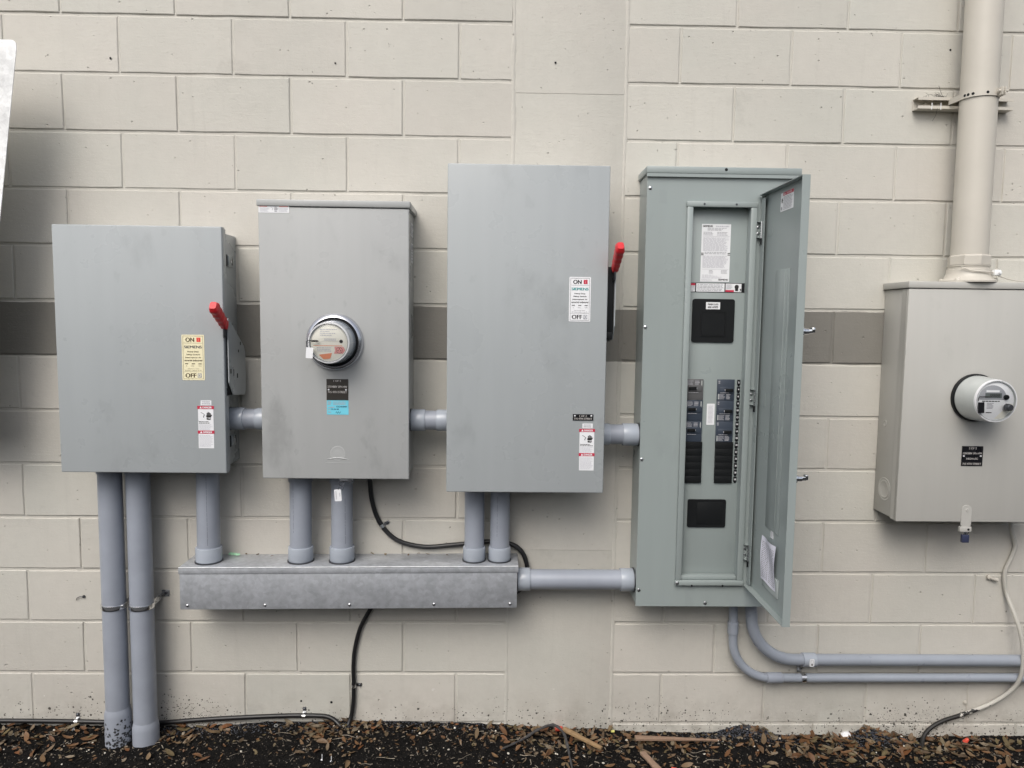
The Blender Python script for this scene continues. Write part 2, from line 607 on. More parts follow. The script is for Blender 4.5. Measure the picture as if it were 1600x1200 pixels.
def make_glyphs():
    tmp = []
    for t in STR:
        cu = bpy.data.curves.new("t", 'FONT')
        cu.body = t
        cu.resolution_u = 3
        ob = bpy.data.objects.new("t", cu)
        col.objects.link(ob)
        tmp.append(ob)
    dg = bpy.context.evaluated_depsgraph_get()
    res = {}
    for t, ob in zip(STR, tmp):
        me = bpy.data.meshes.new_from_object(ob.evaluated_get(dg))
        vs = [(v.co.x, v.co.y) for v in me.vertices]
        fs = [tuple(p.vertices) for p in me.polygons]
        x0, x1 = min(v[0] for v in vs), max(v[0] for v in vs)
        y0, y1 = min(v[1] for v in vs), max(v[1] for v in vs)
        res[t] = (vs, fs, x0, x1, y0, y1)
        bpy.data.meshes.remove(me)
    for ob in tmp:
        cu = ob.data
        bpy.data.objects.remove(ob)
        bpy.data.curves.remove(cu)
    return res


GLYPH = make_glyphs()


class Print(MB):
    """flat print on a plane: o = lower left corner, u right, v up, n towards the reader"""
    def __init__(s, o, u=(1, 0, 0), v=(0, 0, 1)):
        super().__init__()
        s.o, s.u, s.v_ = Vector(o), Vector(u), Vector(v)
        s.n = s.u.cross(s.v_).normalized()

    def P(s, a, b, lift=0.0):
        return s.o + s.u * a + s.v_ * b + s.n * lift

    def rect(s, a0, a1, b0, b1, lift=.0, mi=0):
        s.add([s.P(a0, b0, lift), s.P(a1, b0, lift), s.P(a1, b1, lift), s.P(a0, b1, lift)], [(0, 1, 2, 3)], mi)

    def poly(s, pts, lift=.0, mi=0):
        s.add([s.P(a, b, lift) for a, b in pts], [tuple(range(len(pts)))], mi)

    def slab(s, a0, a1, b0, b1, t=.0006, mi=0, r=0.0):
        pl = rrect(a0, a1, b0, b1, r, 3) if r else [(a0, b0), (a1, b0), (a1, b1), (a0, b1)]
        s.prism(pl, s.o, s.u, s.v_, t, mi)

    def frame(s, a0, a1, b0, b1, w, lift, mi):
        s.rect(a0, a1, b0, b0 + w, lift, mi)
        s.rect(a0, a1, b1 - w, b1, lift, mi)
        s.rect(a0, a0 + w, b0 + w, b1 - w, lift, mi)
        s.rect(a1 - w, a1, b0 + w, b1 - w, lift, mi)

    def text(s, t, a, b, h, w=None, lift=.0011, mi=0, align='c', bold=0.0):
        vs, fs, x0, x1, y0, y1 = GLYPH[t]
        sy = h / (y1 - y0)
        sx = w / (x1 - x0) if w else sy
        W = (x1 - x0) * sx
        ox = a - (W / 2 if align == 'c' else 0)
        for dx in ((0,) if not bold else (-bold, bold)):
            s.add([s.P(ox + dx + (x - x0) * sx, b + (y - y0) * sy, lift + (0.00002 if dx > 0 else 0)) for x, y in vs], fs, mi)

    def greek(s, a0, a1, b0, b1, rows, mi=0, lift=.0011, rg=None, fill=.45, ragged=.25):
        rg = rg or rnd
        ph = (b1 - b0) / rows
        for i in range(rows):
            b = b1 - (i + .75) * ph
            a = a0
            end = a1 - rg.random() * ragged * (a1 - a0)
            while a < end - (a1 - a0) * .02:
                w = min((a1 - a0) * rg.uniform(.05, .17), end - a)
                s.rect(a, a + w, b, b + ph * fill, lift, mi)
                a += w + (a1 - a0) * .025


def hand(p, a, b, s, mi, lift=.0011):
    """the shock pictogram: open hand, cuff and a jagged arc"""
    q = lambda *pts: p.poly([(a + x * s, b + y * s) for x, y in pts], lift, mi)
    q((.1, .30), (.62, .30), (.70, .55), (.62, .62), (.12, .62), (.02, .50))
    for i, (x, t) in enumerate(((.12, .92), (.26, 1.0), (.40, .97), (.53, .86))):
        q((x, .64), (x + .11, .64), (x + .11, t - .03), (x + .055, t), (x, t - .03))
    q((.66, .42), (.80, .62), (.76, .70), (.72, .66), (.62, .52))
    q((.14, .02), (.56, .02), (.66, .22), (.40, .16), (.28, .26), (.06, .20))
    q((-.62, .98), (-.34, .86), (-.10, .62), (-.16, .62), (-.36, .80), (-.62, .92))
    q((-.20, .66), (-.12, .66), (-.24, .44), (-.22, .28), (-.34, .36), (-.30, .46))


Y = lambda y: -y   # depth in front of the wall face -> world y


def onoff(root, x0, x1, z0, z1, y, bgm, ink, logo):
    W, H = x1 - x0, z1 - z0
    b = Print((x0, y, z0))
    b.slab(0, W, 0, H, .0006, 0, .003)
    lab = b.build("rating_label", bgm, root)
    p = Print((x0, y, z0))
    fy = lambda py: H * (1 - (py - 70) / 1070.0)
    fx = lambda f: W * f
    p.frame(fx(.055), fx(.945), fy(1110), fy(98), .0008, .0010, 0)
    p.rect(fx(.08), fx(.92), fy(268), fy(264), .0010, 0)
    p.rect(fx(.08), fx(.92), fy(942), fy(938), .0010, 0)
    p.text("ON", fx(.37), fy(238), H * .094, fx(.37), mi=0, bold=.0007)
    p.text("OFF", fx(.38), fy(1078), H * .094, fx(.47), mi=0, bold=.0007)
    p.text("SIEMENS", fx(.50), fy(388), H * .058, fx(.78), mi=1, bold=.0006)
    for t, py, w in (("Heavy Duty", 490, .50), ("Safety Switch", 558, .60), ("Interrupteur de", 628, .68), ("sécurité industriel", 692, .78)):
        p.text(t, fx(.5), fy(py), H * .036, fx(w), mi=0, bold=.0003)
    for t, f in (("400", .2), ("600", .5), ("600", .8)):
        p.text(t, fx(f), fy(765), H * .026, fx(.14), mi=0, bold=.0002)
    for t, f, w in (("A", .2, .04), ("VAC~", .48, .16), ("VDC", .8, .14)):
        p.text(t, fx(f), fy(815), H * .02, fx(w), mi=0)
    p.text("Enclosure Type", fx(.5), fy(882), H * .018, fx(.5), mi=0)
    p.text("Enceinte, conforme au 3R", fx(.5), fy(918), H * .018, fx(.72), mi=0)
    p.rect(fx(.66), fx(.84), fy(238), fy(135), .0010, 2)
    p.text("I", fx(.75), fy(218), H * .06, mi=3, lift=.0014)
    p.rect(fx(.68), fx(.86), fy(1078), fy(978), .0010, 4)
    ring = [(math.cos(R(a)), math.sin(R(a))) for a in range(0, 360, 20)]
    for i in range(18):
        c0, c1 = ring[i], ring[(i + 1) % 18]
        o = (fx(.77), fy(1028))
        r0, r1 = H * .022, H * .034
        p.poly([(o[0] + c0[0] * r0, o[1] + c0[1] * r0), (o[0] + c0[0] * r1, o[1] + c0[1] * r1), (o[0] + c1[0] * r1, o[1] + c1[1] * r1),
                (o[0] + c1[0] * r0, o[1] + c1[1] * r0)], .0014, 5)
    p.build("lettering", [ink, logo, "ink_bright" if bgm == 'cream' else "ink_red", "ink_pink", "face_grey", bgm], lab, smooth=False)


def danger(root, x0, x1, z0, z1, y, top_w=.7):
    """tall shock hazard label; the small tab above it belongs to it"""
    W, H = x1 - x0, z1 - z0
    b = Print((x0, y, z0))
    b.slab(0, W, 0, H, .0006)
    b.slab(W * .18, W * .18 + W * top_w, H + .002, H + W * .36, .0006)
    lab = b.build("danger_label", 'white', root)
    p = Print((x0, y, z0))
    barh = H * .075
    for bt in (H * .925, H * .345):
        p.rect(-.002, W + .002, bt, bt + barh, .0010, 1)
        p.text("DANGER", W * .60, bt + barh * .2, barh * .6, W * .58, lift=.0014, mi=2, bold=.0004)
        p.poly([(W * .10, bt + barh * .18), (W * .26, bt + barh * .18), (W * .18, bt + barh * .85)], .0014, 2)
    hand(p, W * .50, H * .67, W * .52, 0)
    p.greek(W * .05, W * .95, H * .58, H * .645, 2, 0, ragged=.3)
    p.greek(W * .06, W * .95, H * .43, H * .57, 6, 4, fill=.4)
    p.greek(W * .06, W * .95, H * .03, H * .32, 11, 4, fill=.4)
    p.greek(W * .26, W * .82, H + .004, H + W * .33, 2, 3, fill=.5, ragged=.1)
    p.build("lettering", ["ink", "ink_red", "white", "ink_grey", "ink_pale"], lab, smooth=False)


def nameplate(root, x0, x1, z0, z1, y, lines, mt, screw_z):
    """engraved plate: lines = (text, centre fraction, base fraction, height fraction, width fraction)"""
    W, H = x1 - x0, z1 - z0
    b = Print((x0, y, z0))
    b.slab(0, W, 0, H, .0016)
    pl = b.build("name_plate", mt, root)
    p = Print((x0, y, z0))
    for t, bf, hf, wf in lines:
        p.text(t, W / 2, H * bf, H * hf, W * wf, lift=.0020, mi=0, bold=.0003)
    p.build("lettering", ["ink_white"], pl, smooth=False)
    for f in (.1, .9):
        s = MB()
        s.lathe([(.0032, 0), (.0030, .001), (.0018, .0022)], (x0 + W * f, y - .0016, z0 + H * screw_z), (0, -1, 0), 12)
        s.build("screw", 'white', pl)


# ------------------------------------------------------------------ the wall
BW, BH = .4064, .2032
wall = thing("wall", "painted beige concrete block wall with one dark band course, carrying all the cabinets", "wall", (1.4, 0, 0))
mb = MB()
mb.box(-1.9, 4.9, .0090, .2, -.42, 3.25)
nx_, nz_ = 430, 232
for j in range(nz_ + 1):
    for i in range(nx_ + 1):
        x, z = -1.9 + 6.8 * i / nx_, -.42 + 3.67 * j / nz_
        q = mnoise.noise((x * 3.1, 2.2, z * 3.1)) * .6 + mnoise.noise((x * 14, 6.2, z * 14)) * .5
        mb.v.append((x, max(.0016, .0042 - .0022 * q), z))
o_ = 8
for j in range(nz_):
    for i in range(nx_):
        a = o_ + j * (nx_ + 1) + i
        mb.f.append((a, a + 1, a + nx_ + 2, a + nx_ + 1))
        mb.mi.append(0)
mortar = mb.build("mortar", 'wall', wall, smooth=True, ang=3)


def block_mesh(w, h, seed, jit=.0009):
    g = random.Random(seed)
    x0, x1, z0, z1 = -w / 2, w / 2, -h / 2, h / 2
    out = []
    for i in range(4): out.append((x0 + (x1 - x0) * i / 4, z0))
    for i in range(2): out.append((x1, z0 + (z1 - z0) * i / 2))
    for i in range(4): out.append((x1 - (x1 - x0) * i / 4, z1))
    for i in range(2): out.append((x0, z1 - (z1 - z0) * i / 2))
    n = len(out)
    jo = [(g.uniform(-jit, jit), g.uniform(-jit, jit)) for _ in out]
    vs = []
    for y, ins in ((.012, 0), (.0020, 0), (0.0, .0026)):
        for (x, z), (a, c) in zip(out, jo):
            sx = -1 if x > 0 else 1
            sz = -1 if z > 0 else 1
            cx = ins * sx if abs(abs(x) - w / 2) < 1e-6 else 0
            cz = ins * sz if abs(abs(z) - h / 2) < 1e-6 else 0
            vs.append((x + a + cx, y, z + c + cz))
    fs = []
    for j in range(2):
        for i in range(n):
            k = (i + 1) % n
            fs.append((j * n + i, j * n + k, (j + 1) * n + k, (j + 1) * n + i))
    fs.append(tuple(2 * n + i for i in range(n)))
    me = bpy.data.meshes.new("block")
    me.from_pydata(vs, [], fs)
    me.materials.append(M['wall'])
    me.shade_smooth()
    me.set_sharp_from_angle(angle=.5)
    return me


bcache = {}


def block(xa, xb, zt, name="block", j=.0080):
    w = round(xb - xa - j, 4)
    key = (w, rnd.randrange(6))
    if key not in bcache:
        bcache[key] = block_mesh(w, BH - .0095, hash(key) & 0xffff)
    o = bpy.data.objects.new(name, bcache[key])
    o.parent = wall
    o.location = ((xa + xb) / 2 - 1.4 + rnd.uniform(-.0008, .0008), rnd.uniform(-.0007, .0009), zt - BH / 2 + rnd.uniform(-.0006, .0006))
    o.rotation_euler = (rnd.uniform(-.0025, .0025), rnd.uniform(-.0012, .0012), rnd.uniform(-.002, .002))
    col.objects.link(o)


PL, PR, GR = 1.4155, 1.8270, 2.0224
for k in range(-2, 15):
    zt = (13 - k) * BH
    half = 0 if k % 2 == 0 else .5
    xs = [(i + half) * BW for i in range(-4, 4) if (i + half) * BW < PL - .05] + [PL]
    for a, b in zip(xs[:-1], xs[1:]):
        block(a, b, zt)
    xs = [PR] + [GR + (i + half) * BW for i in range(-1, 7) if GR + (i + half) * BW > PR + .05]
    for a, b in zip(xs[:-1], xs[1:]):
        block(a, b, zt)

# plastered strip between the two runs of block, with a rough edge to each side
for z0, z1 in ((-.40, .6950), (.6960, 1.5465), (1.5472, 2.3972), (2.3985, 3.24)):
    m_ = MB()
    n = 34
    L = [(PL + .0016 + mnoise.noise((0, 0, i * .9 + z0)) * .0022, z0 + (z1 - z0) * i / n) for i in range(n + 1)]
    Rr = [(PR - .0016 + mnoise.noise((9, 0, i * .9 + z0)) * .0022, z0 + (z1 - z0) * i / n) for i in range(n + 1)]
    poly = L[:] + Rr[::-1]
    vs = [(x, .0115, z) for x, z in poly] + [(x, .0022, z) for x, z in poly] + [(x + (.004 if i <= n else -.004), .0006, z) for i, (x, z) in enumerate(poly)]
    q = len(poly)
    fs = []
    for j in range(2):
        for i in range(q):
            i2 = (i + 1) % q
            fs.append((j * q + i2, j * q + i, (j + 1) * q + i, (j + 1) * q + i2))
    for i in range(n):
        fs.append((2 * q + i, 2 * q + q - 1 - i, 2 * q + q - 2 - i, 2 * q + i + 1))
    m_.add(vs, fs)
    m_.build("plaster_panel", 'wall', wall)
# rough smeared seam to each side of the plastered strip
for xs_ in (PL, PR):
    m_ = MB()
    n = 300
    for i in range(n + 1):
        z = -.4 + 3.6 * i / n
        q = mnoise.noise((xs_ * 9, 1.5, z * 9)) + .6 * mnoise.noise((xs_ * 9, 7.5, z * 40))
        w = .0075 + .0045 * q
        o_ = .004 * mnoise.noise((xs_, 3.3, z * 5))
        h = max(.0003, .0011 + .0016 * q)
        for dx, hh in ((-1, -.0012), (-.5, h * .8), (0, h), (.5, h * .7), (1, -.0012)):
            m_.v.append((xs_ + o_ + dx * w, -hh, z))
    for i in range(n):
        for j in range(4):
            a = i * 5 + j
            m_.f.append((a, a + 1, a + 6, a + 5))
            m_.mi.append(0)
    m_.build("seam", 'wall', wall, ang=3)
# drilled anchor holes left in the blocks
for x, z, r in ((-.03, 2.491, .004), (.772, 2.489, .0035), (1.567, 2.506, .004), (3.014, 2.579, .004), (.737, .085, .005), (.62, .09, .004)):
    m_ = MB()
    m_.lathe([(r, 0), (r * .7, .0006)], (x, -.0016, z), (0, -1, 0), 10)
    m_.build("anchor_hole", 'black', wall)

# ------------------------------------------------------------------ ground
def soil_z(x, y):
    pts = ((-3, -.004), (-.54, -.006), (.2, -.013), (.6, .006), (.94, .008), (1.44, -.008), (1.95, -.034), (2.7, -.052), (3.5, -.052), (6, -.05))
    z = pts[-1][1]
    for (xa, za), (xb, zb) in zip(pts[:-1], pts[1:]):
        if xa <= x <= xb:
            z = za + (zb - za) * (x - xa) / (xb - xa)
            break
    z += y * .10                       # falls away from the wall (y is negative)
    z += mnoise.noise((x * 7, y * 7, 3)) * .010 + mnoise.noise((x * 28, y * 28, 5)) * .0055 + mnoise.noise((x * 80, y * 80, 8)) * .003
    for cx, cy, h, s in ((2.36, -.02, .034, .10), (2.85, -.03, .042, .075), (.70, -.21, .012, .07)):
        z += h * math.exp(-(((x - cx) / s) ** 2 + ((y - cy) / (s * .7)) ** 2))
    return z


m_ = MB()
nx, ny = 460, 60
for j in range(ny + 1):
    for i in range(nx + 1):
        x = -2.2 + 7.4 * i / nx
        y = .004 - .95 * (j / ny) ** 1.4
        m_.v.append((x, y, soil_z(x, y)))
for j in range(ny):
    for i in range(nx):
        a = j * (nx + 1) + i
        m_.f.append((a, a + nx + 1, a + nx + 2, a + 1))
        m_.mi.append(0)
soil = tag(m_.build("soil_bed", 'soil', None, ang=3), "dark mulch soil bed along the foot of the wall", kind="structure")
m_ = MB()
m_.add([(-60, -.9, -.135), (60, -.9, -.135), (60, -120, -.135), (-60, -120, -.135)], [(0, 3, 2, 1)])
tag(m_.build("pavement", 'pave', None, smooth=False), "grey concrete paving in front of the bed", kind="structure")
m_ = MB()
m_.box(-60, 60, -.985, -.88, -.30, -.115, .008)
tag(m_.build("kerb", 'pave', None), "low concrete kerb along the bed", kind="structure")


# unseen board screen behind the viewer, added to keep low sky off the wall foot
m_ = MB()
gf = random.Random(2)
x = -16.0
while x < 9.5:
    yf = -4.45 + .2 * (x - 1.4)
    m_.box(x, x + .140, yf + gf.uniform(-.004, .004), yf - .02, -.10, 1.92 + gf.uniform(-.01, .01))
    x += .146
for z in (.25, 1.0, 1.7):
    m_.prism([(0, 0), (25.8, 0), (25.8, .09), (0, .09)], (-16, -7.965, z), (.981, .196, 0), (0, 0, 1), -.05)
tag(m_.build("added_sky_screen", 'sky_screen', None, smooth=False), kind="structure")


def chunk(mb, x, y, z, s, g, fl=.6):
    """a small irregular crumb: a distorted octahedron"""
    a = g.uniform(0, 6.28)
    ca, sa = math.cos(a), math.sin(a)
    pts = [(1, 0, 0), (0, 1, 0), (-1, 0, 0), (0, -1, 0), (0, 0, 1), (0, 0, -1)]
    el = g.uniform(.5, 1.0)
    vs = []
    for px, py, pz in pts:
        k = g.uniform(.65, 1.2) * s
        px, py, pz = px * k, py * k * el, pz * k * fl
        vs.append((x + px * ca - py * sa, y + px * sa + py * ca, z + pz))
    mb.add(vs, [(0, 1, 4), (1, 2, 4), (2, 3, 4), (3, 0, 4), (1, 0, 5), (2, 1, 5), (3, 2, 5), (0, 3, 5)])


g = random.Random(21)
m_ = MB()
for i in range(34000):
    x = g.uniform(-.8, 3.8)
    y = -.004 - abs(g.random()) * .42
    s = .0012 + .0052 * g.random() ** 3.4
    chunk(m_, x, y, soil_z(x, y) + s * .25, s, g)
tag(m_.build("mulch_crumbs", 'crumb', None, smooth=False), "loose dark crumbs of mulch and soil", kind="stuff")
m_ = MB()
for i in range(3600):
    c = g.choice([(2.36, -.03, .11), (2.36, -.03, .11), (2.85, -.04, .08), (2.85, -.04, .08), (1.0, -.02, .3), (.3, -.025, .2)])
    x = g.gauss(c[0], c[2])
    y = min(-.002, g.gauss(c[1], .022))
    s = .0016 + .0026 * g.random()
    chunk(m_, x, y, soil_z(x, y) + s * .4, s, g, .8)
tag(m_.build("slag_gravel", 'gravel', None, smooth=False), "fine blue black gravel heaped against the wall", kind="stuff")
# pale slivers of bark and straw, too small to count
m_ = MB()
for i in range(700):
    x, y = g.uniform(-.7, 3.7), -.01 - g.random() * .36
    a, L, w = g.uniform(0, 3.14), g.uniform(.004, .018), g.uniform(.0006, .0016)
    z = soil_z(x, y) + .003
    dx, dy = math.cos(a) * L / 2, math.sin(a) * L / 2
    t = g.uniform(-.3, .3) * L
    m_.tube([(x - dx, y - dy, z - t), (x, y, z + .001), (x + dx, y + dy, z + t)], w, 5)
tag(m_.build("straw_slivers", 'twig', None, smooth=False), "pale slivers of straw and bark in the mulch", kind="stuff")


def leaf_geo(L, W, curl, fold, g):
    vs, fs = [], []
    n = 5
    for i in range(n + 1):
        t = i / n
        w = W * .5 * (math.sin(math.pi * min(1, t * .96 + .03)) ** .75) * (1 if 0 < i < n else .12)
        x = (t - .5) * L
        z = curl * L * ((t - .5) ** 2) * 4
        for sy in (-1, 0, 1):
            vs.append((x, sy * w + g.uniform(-.0006, .0006), z + abs(sy) * fold * w + g.uniform(-.0006, .0006)))
    for i in range(n):
        for j in range(2):
            a = i * 3 + j
            fs.append((a, a + 3, a + 4, a + 1))
    return vs, fs


leaf_meshes = []
for i in range(9):
    lg = random.Random(100 + i)
    vs, fs = leaf_geo(lg.uniform(.036, .058), lg.uniform(.013, .021), lg.uniform(-.08, .16), lg.uniform(-.2, .6), lg)
    me = bpy.data.meshes.new("oak_leaf")
    me.from_pydata(vs, [], fs)
    me.materials.append(M['leaf'])
    me.shade_smooth()
    leaf_meshes.append(me)

lg = random.Random(5)
CL = [(-.40, .13, 22), (-.20, .10, 6), (.17, .06, 12), (.36, .10, 6), (.69, .07, 18), (.87, .05, 14), (1.08, .12, 7), (1.40, .08, 10), (1.56, .10, 18), (1.75, .14, 24),
      (1.93, .08, 12), (2.15, .10, 10), (2.46, .10, 26), (2.66, .12, 34), (2.86, .10, 20), (3.05, .12, 28), (3.28, .12, 28)]
leaf0 = None
for cx, sx, n in CL:
    for i in range(n):
        x = lg.gauss(cx, sx)
        y = -.012 - abs(lg.gauss(0, .085)) if lg.random() < .75 else -lg.uniform(.02, .30)
        me = lg.choice(leaf_meshes)
        if leaf0 is None:
            o = bpy.data.objects.new("oak_leaf", me)
            tag(o, "dry brown oak leaf lying in the mulch bed", "leaf", "dry leaves scattered over the mulch")
            leaf0 = o
        else:
            o = leaf0.copy()
            o.data = me
        o.location = (x, y, soil_z(x, y) + lg.uniform(.004, .013))
        o.rotation_euler = (lg.gauss(0, .35), lg.gauss(0, .25), lg.uniform(0, 6.28))
        s = lg.uniform(.65, 1.1)
        o.scale = (s, s, s)
        col.objects.link(o)
# the smaller, half buried leaves of the litter under them
m_ = MB()
for cx, sx, n in CL:
    for i in range(int(n * (2.2 if cx > 2.3 or n > 17 else 1.0))):
        x = lg.gauss(cx, sx * 1.15)
        y = -.008 - abs(lg.gauss(0, .09))
        vs, fs = leaf_geo(lg.uniform(.026, .044), lg.uniform(.010, .016), lg.uniform(-.1, .2), lg.uniform(-.2, .5), lg)
        e = Matrix.Rotation(lg.uniform(0, 6.28), 3, 'Z') @ Matrix.Rotation(lg.gauss(0, .35), 3, 'X') @ Matrix.Rotation(lg.gauss(0, .3), 3, 'Y')
        z = soil_z(x, y) + lg.uniform(.000, .006)
        m_.add([e @ Vector(v) + Vector((x, y, z)) for v in vs], fs)
tag(m_.build("leaf_litter", 'leaf', None), "small half buried dry leaves under the larger ones", kind="stuff")
# torn scraps of leaf, uncountable
m_ = MB()
for i in range(1100):
    cx, sx, n = lg.choice(CL)
    x = lg.gauss(cx, sx * 1.5)
    y = -.006 - abs(lg.gauss(0, .11))
    vs, fs = leaf_geo(lg.uniform(.008, .024), lg.uniform(.005, .012), lg.uniform(-.1, .2), lg.uniform(-.2, .5), lg)
    e = Matrix.Rotation(lg.uniform(0, 6.28), 3, 'Z') @ Matrix.Rotation(lg.gauss(0, .4), 3, 'X') @ Matrix.Rotation(lg.gauss(0, .35), 3, 'Y')
    z = soil_z(x, y) + lg.uniform(.001, .007)
    m_.add([e @ Vector(v) + Vector((x, y, z)) for v in vs], fs)
tag(m_.build("leaf_scraps", 'leaf', None), "torn scraps of dry leaf between the whole leaves", kind="stuff")

peb_meshes = []
for i in range(4):
    pg = random.Random(40 + i)
    bm = bmesh.new()
    bmesh.ops.create_icosphere(bm, subdivisions=2, radius=1)
    for v in bm.verts:
        v.co *= 1 + mnoise.noise(v.co * 1.3 + Vector((i * 7, 0, 0))) * .3
        v.co.z *= .72
    me = bpy.data.meshes.new("pebble")
    bm.to_mesh(me)
    bm.free()
    me.materials.append(M['pebble'])
    me.shade_smooth()
    peb_meshes.append(me)
peb0 = None
for i in range(70):
    x, y = lg.uniform(-.45, 3.35), -lg.uniform(.015, .25)
    if peb0 is None:
        o = bpy.data.objects.new("pebble", peb_meshes[0])
        tag(o, "small pale pebble lying in the dark mulch", "pebble", "pale pebbles scattered in the mulch")
        peb0 = o
    else:
        o = peb0.copy()
        o.data = lg.choice(peb_meshes)
    s = lg.uniform(.0018, .0046)
    o.scale = (s * lg.uniform(.9, 1.5), s, s)
    o.rotation_euler = (0, 0, lg.uniform(0, 6))
    o.location = (x, y, soil_z(x, y) + s * .6)
    col.objects.link(o)
tw0 = None
for i in range(34):
    x, y = lg.uniform(-.45, 3.35), -lg.uniform(.02, .25)
    L = lg.uniform(.03, .075)
    m_ = MB()
    a = lg.uniform(-.7, .7) + (math.pi if lg.random() < .5 else 0)
    ln = [(-.5, 0), (-.2, lg.uniform(-.12, .12)), (.15, lg.uniform(-.15, .15)), (.5, lg.uniform(-.2, .2))]
    pts = []
    for t, sd in ln:
        px, py = x + L * (t * math.cos(a) - sd * math.sin(a)), y + L * (t * math.sin(a) + sd * math.cos(a)) * .8
        pts.append((px, min(py, -.006), soil_z(px, min(py, -.006)) + .005))
    r = lg.uniform(.0006, .0013)
    m_.tube(spline(pts, 4), [r * (1 - .5 * q / 12) for q in range(13)], 6)
    o = m_.build("twig", 'twig', None)
    tag(o, "thin dry twig lying on the dark mulch", "twig", "dry twigs scattered on the mulch")

# larger bits on the bed
def put(mb, name, mat, label, cat, group=None):
    return tag(mb.build(name, mat, None), label, cat, group)


def cap_thing(x, y, dz, label, tilt, r=.0085, h=.019):
    t = thing("wire_connector", label, "wire connector", (x, y, soil_z(x, y) + dz), "red plastic wire connectors dropped in the mulch")
    ax = Vector(tilt).normalized()
    m1 = MB()
    m1.lathe([(r, 0), (r * .98, h * .3), (r * .8, h * .8), (r * .6, h)], Vector(t.location), ax, 14)
    m1.build("cap", M['red_wet'], t)
    m2 = MB()
    m2.lathe([(r * 1.06, -.002), (r * 1.12, .0), (r * 1.06, .003)], Vector(t.location), ax, 14)
    m2.build("skirt", M['red_wet'], t)


M['red_wet'] = pm("coral_plastic", (.66, .085, .05), .35)
cap_thing(1.612, -.016, .012, "coral red wire connector against the wall foot above the wood splinter", (1, -.2, .15), .0105, .026)
cap_thing(2.022, -.217, .006, "coral red wire connector alone in the mulch below the middle splinter", (.9, -.4, .2))
cap_thing(3.213, -.047, .012, "coral red wire connector standing near the muddy cable end", (.5, -.3, 1))


def splinter(a, b, w0, w1, th, mat, label):
    a, b = Vector(a), Vector(b)
    d = (b - a).normalized()
    s = Vector((-d.y, d.x, 0)).normalized()
    m1 = MB()
    n = 6
    vs = []
    gg = random.Random(int(w0 * 1e5))
    for i in range(n + 1):
        t = i / n
        c = a.lerp(b, t)
        w = w0 + (w1 - w0) * t
        for k, (q, h) in enumerate(((-1, 0), (1, 0), (1, th), (-.2, th * 1.35), (-1, th))):
            vs.append(c + s * (q * w / 2 + gg.uniform(-.001, .001)) + Vector((0, 0, h * (1 - .3 * t) + gg.uniform(-.0008, .0008))))
    fs = [(4, 3, 2, 1, 0), tuple(n * 5 + k for k in range(5))]
    for i in range(n):
        for k in range(5):
            k2 = (k + 1) % 5
            fs.append((i * 5 + k, i * 5 + k2, (i + 1) * 5 + k2, (i + 1) * 5 + k))
    m1.add(vs, fs)
    put(m1, "wood_splinter", mat, label, "wood splinter", "pine splinters lying in the bed")


splinter((1.638, -.066, .010), (1.772, -.150, -.016), .021, .017, .009, 'wood', "yellow pine splinter slanting away from the grey root")
splinter((1.912, -.072, -.022), (2.230, -.076, -.028), .028, .005, .008, 'wood_b', "long pinkish pine splinter tapering to a point beside the wall")
splinter((1.925, -.150, -.034), (1.972, -.245, -.046), .022, .026, .008, 'wood_b', "short greyish splinter pointing at the viewer")
m_ = MB()
rp = [(1.40, -.155), (1.447, -.128), (1.487, -.104), (1.53, -.072), (1.575, -.052), (1.608, -.050), (1.636, -.088), (1.645, -.15), (1.648, -.20), (1.652, -.27)]
rz = [.000, .006, .012, .022, .030, .030, .020, .006, -.004, -.014]
m_.tube(spline([(x, y, z - .012) for (x, y), z in zip(rp, rz)], 5), [.0026 + .0030 * math.sin(i / 45 * 3.0) + .0010 * math.sin(i * 1.7) + .0006 * math.sin(i * 0.6) for i in range(46)], 9)
put(m_, "root", 'root', "bent grey woody root arching out of the mulch", "root")
for x, y, rr, lab in ((.530, -.030, .0072, "grey steel washer lying flat in the mulch"),):
    m_ = MB()
    z = soil_z(x, y) + .004
    m_.lathe([(rr * .5, 0), (rr, 0), (rr, .0016), (rr * .5, .0016), (rr * .5, 0)], (x, y, z), (.1, -.5, 1), 20, cap0=False, cap1=False)
    put(m_, "washer", 'steel', lab, "washer")
m_ = MB()
m_.box(1.826, 1.842, -.022, -.012, soil_z(1.83, -.02) + .002, soil_z(1.83, -.02) + .010, .003)
put(m_, "plastic_scrap", 'yellow', "small yellow green scrap of plastic at the wall foot", "scrap")
# two bright survey pins by the cable end
for x in (.752, .785):
    m_ = MB()
    z = soil_z(x, -.222)
    m_.cyl((x, -.222, z), (x, -.222, z + .017), .0013, n=8)
    m_.lathe([(.0034, 0), (.004, .002), (.002, .0045)], (x, -.228, z - .001), (0, -.4, 1), 10)
    put(m_, "pin_nail", 'white', "left one of two white headed nails beside the buried cable end" if x < .77 else "right one of two white headed nails beside the buried cable end", "nail",
        "white nails beside the buried cable")

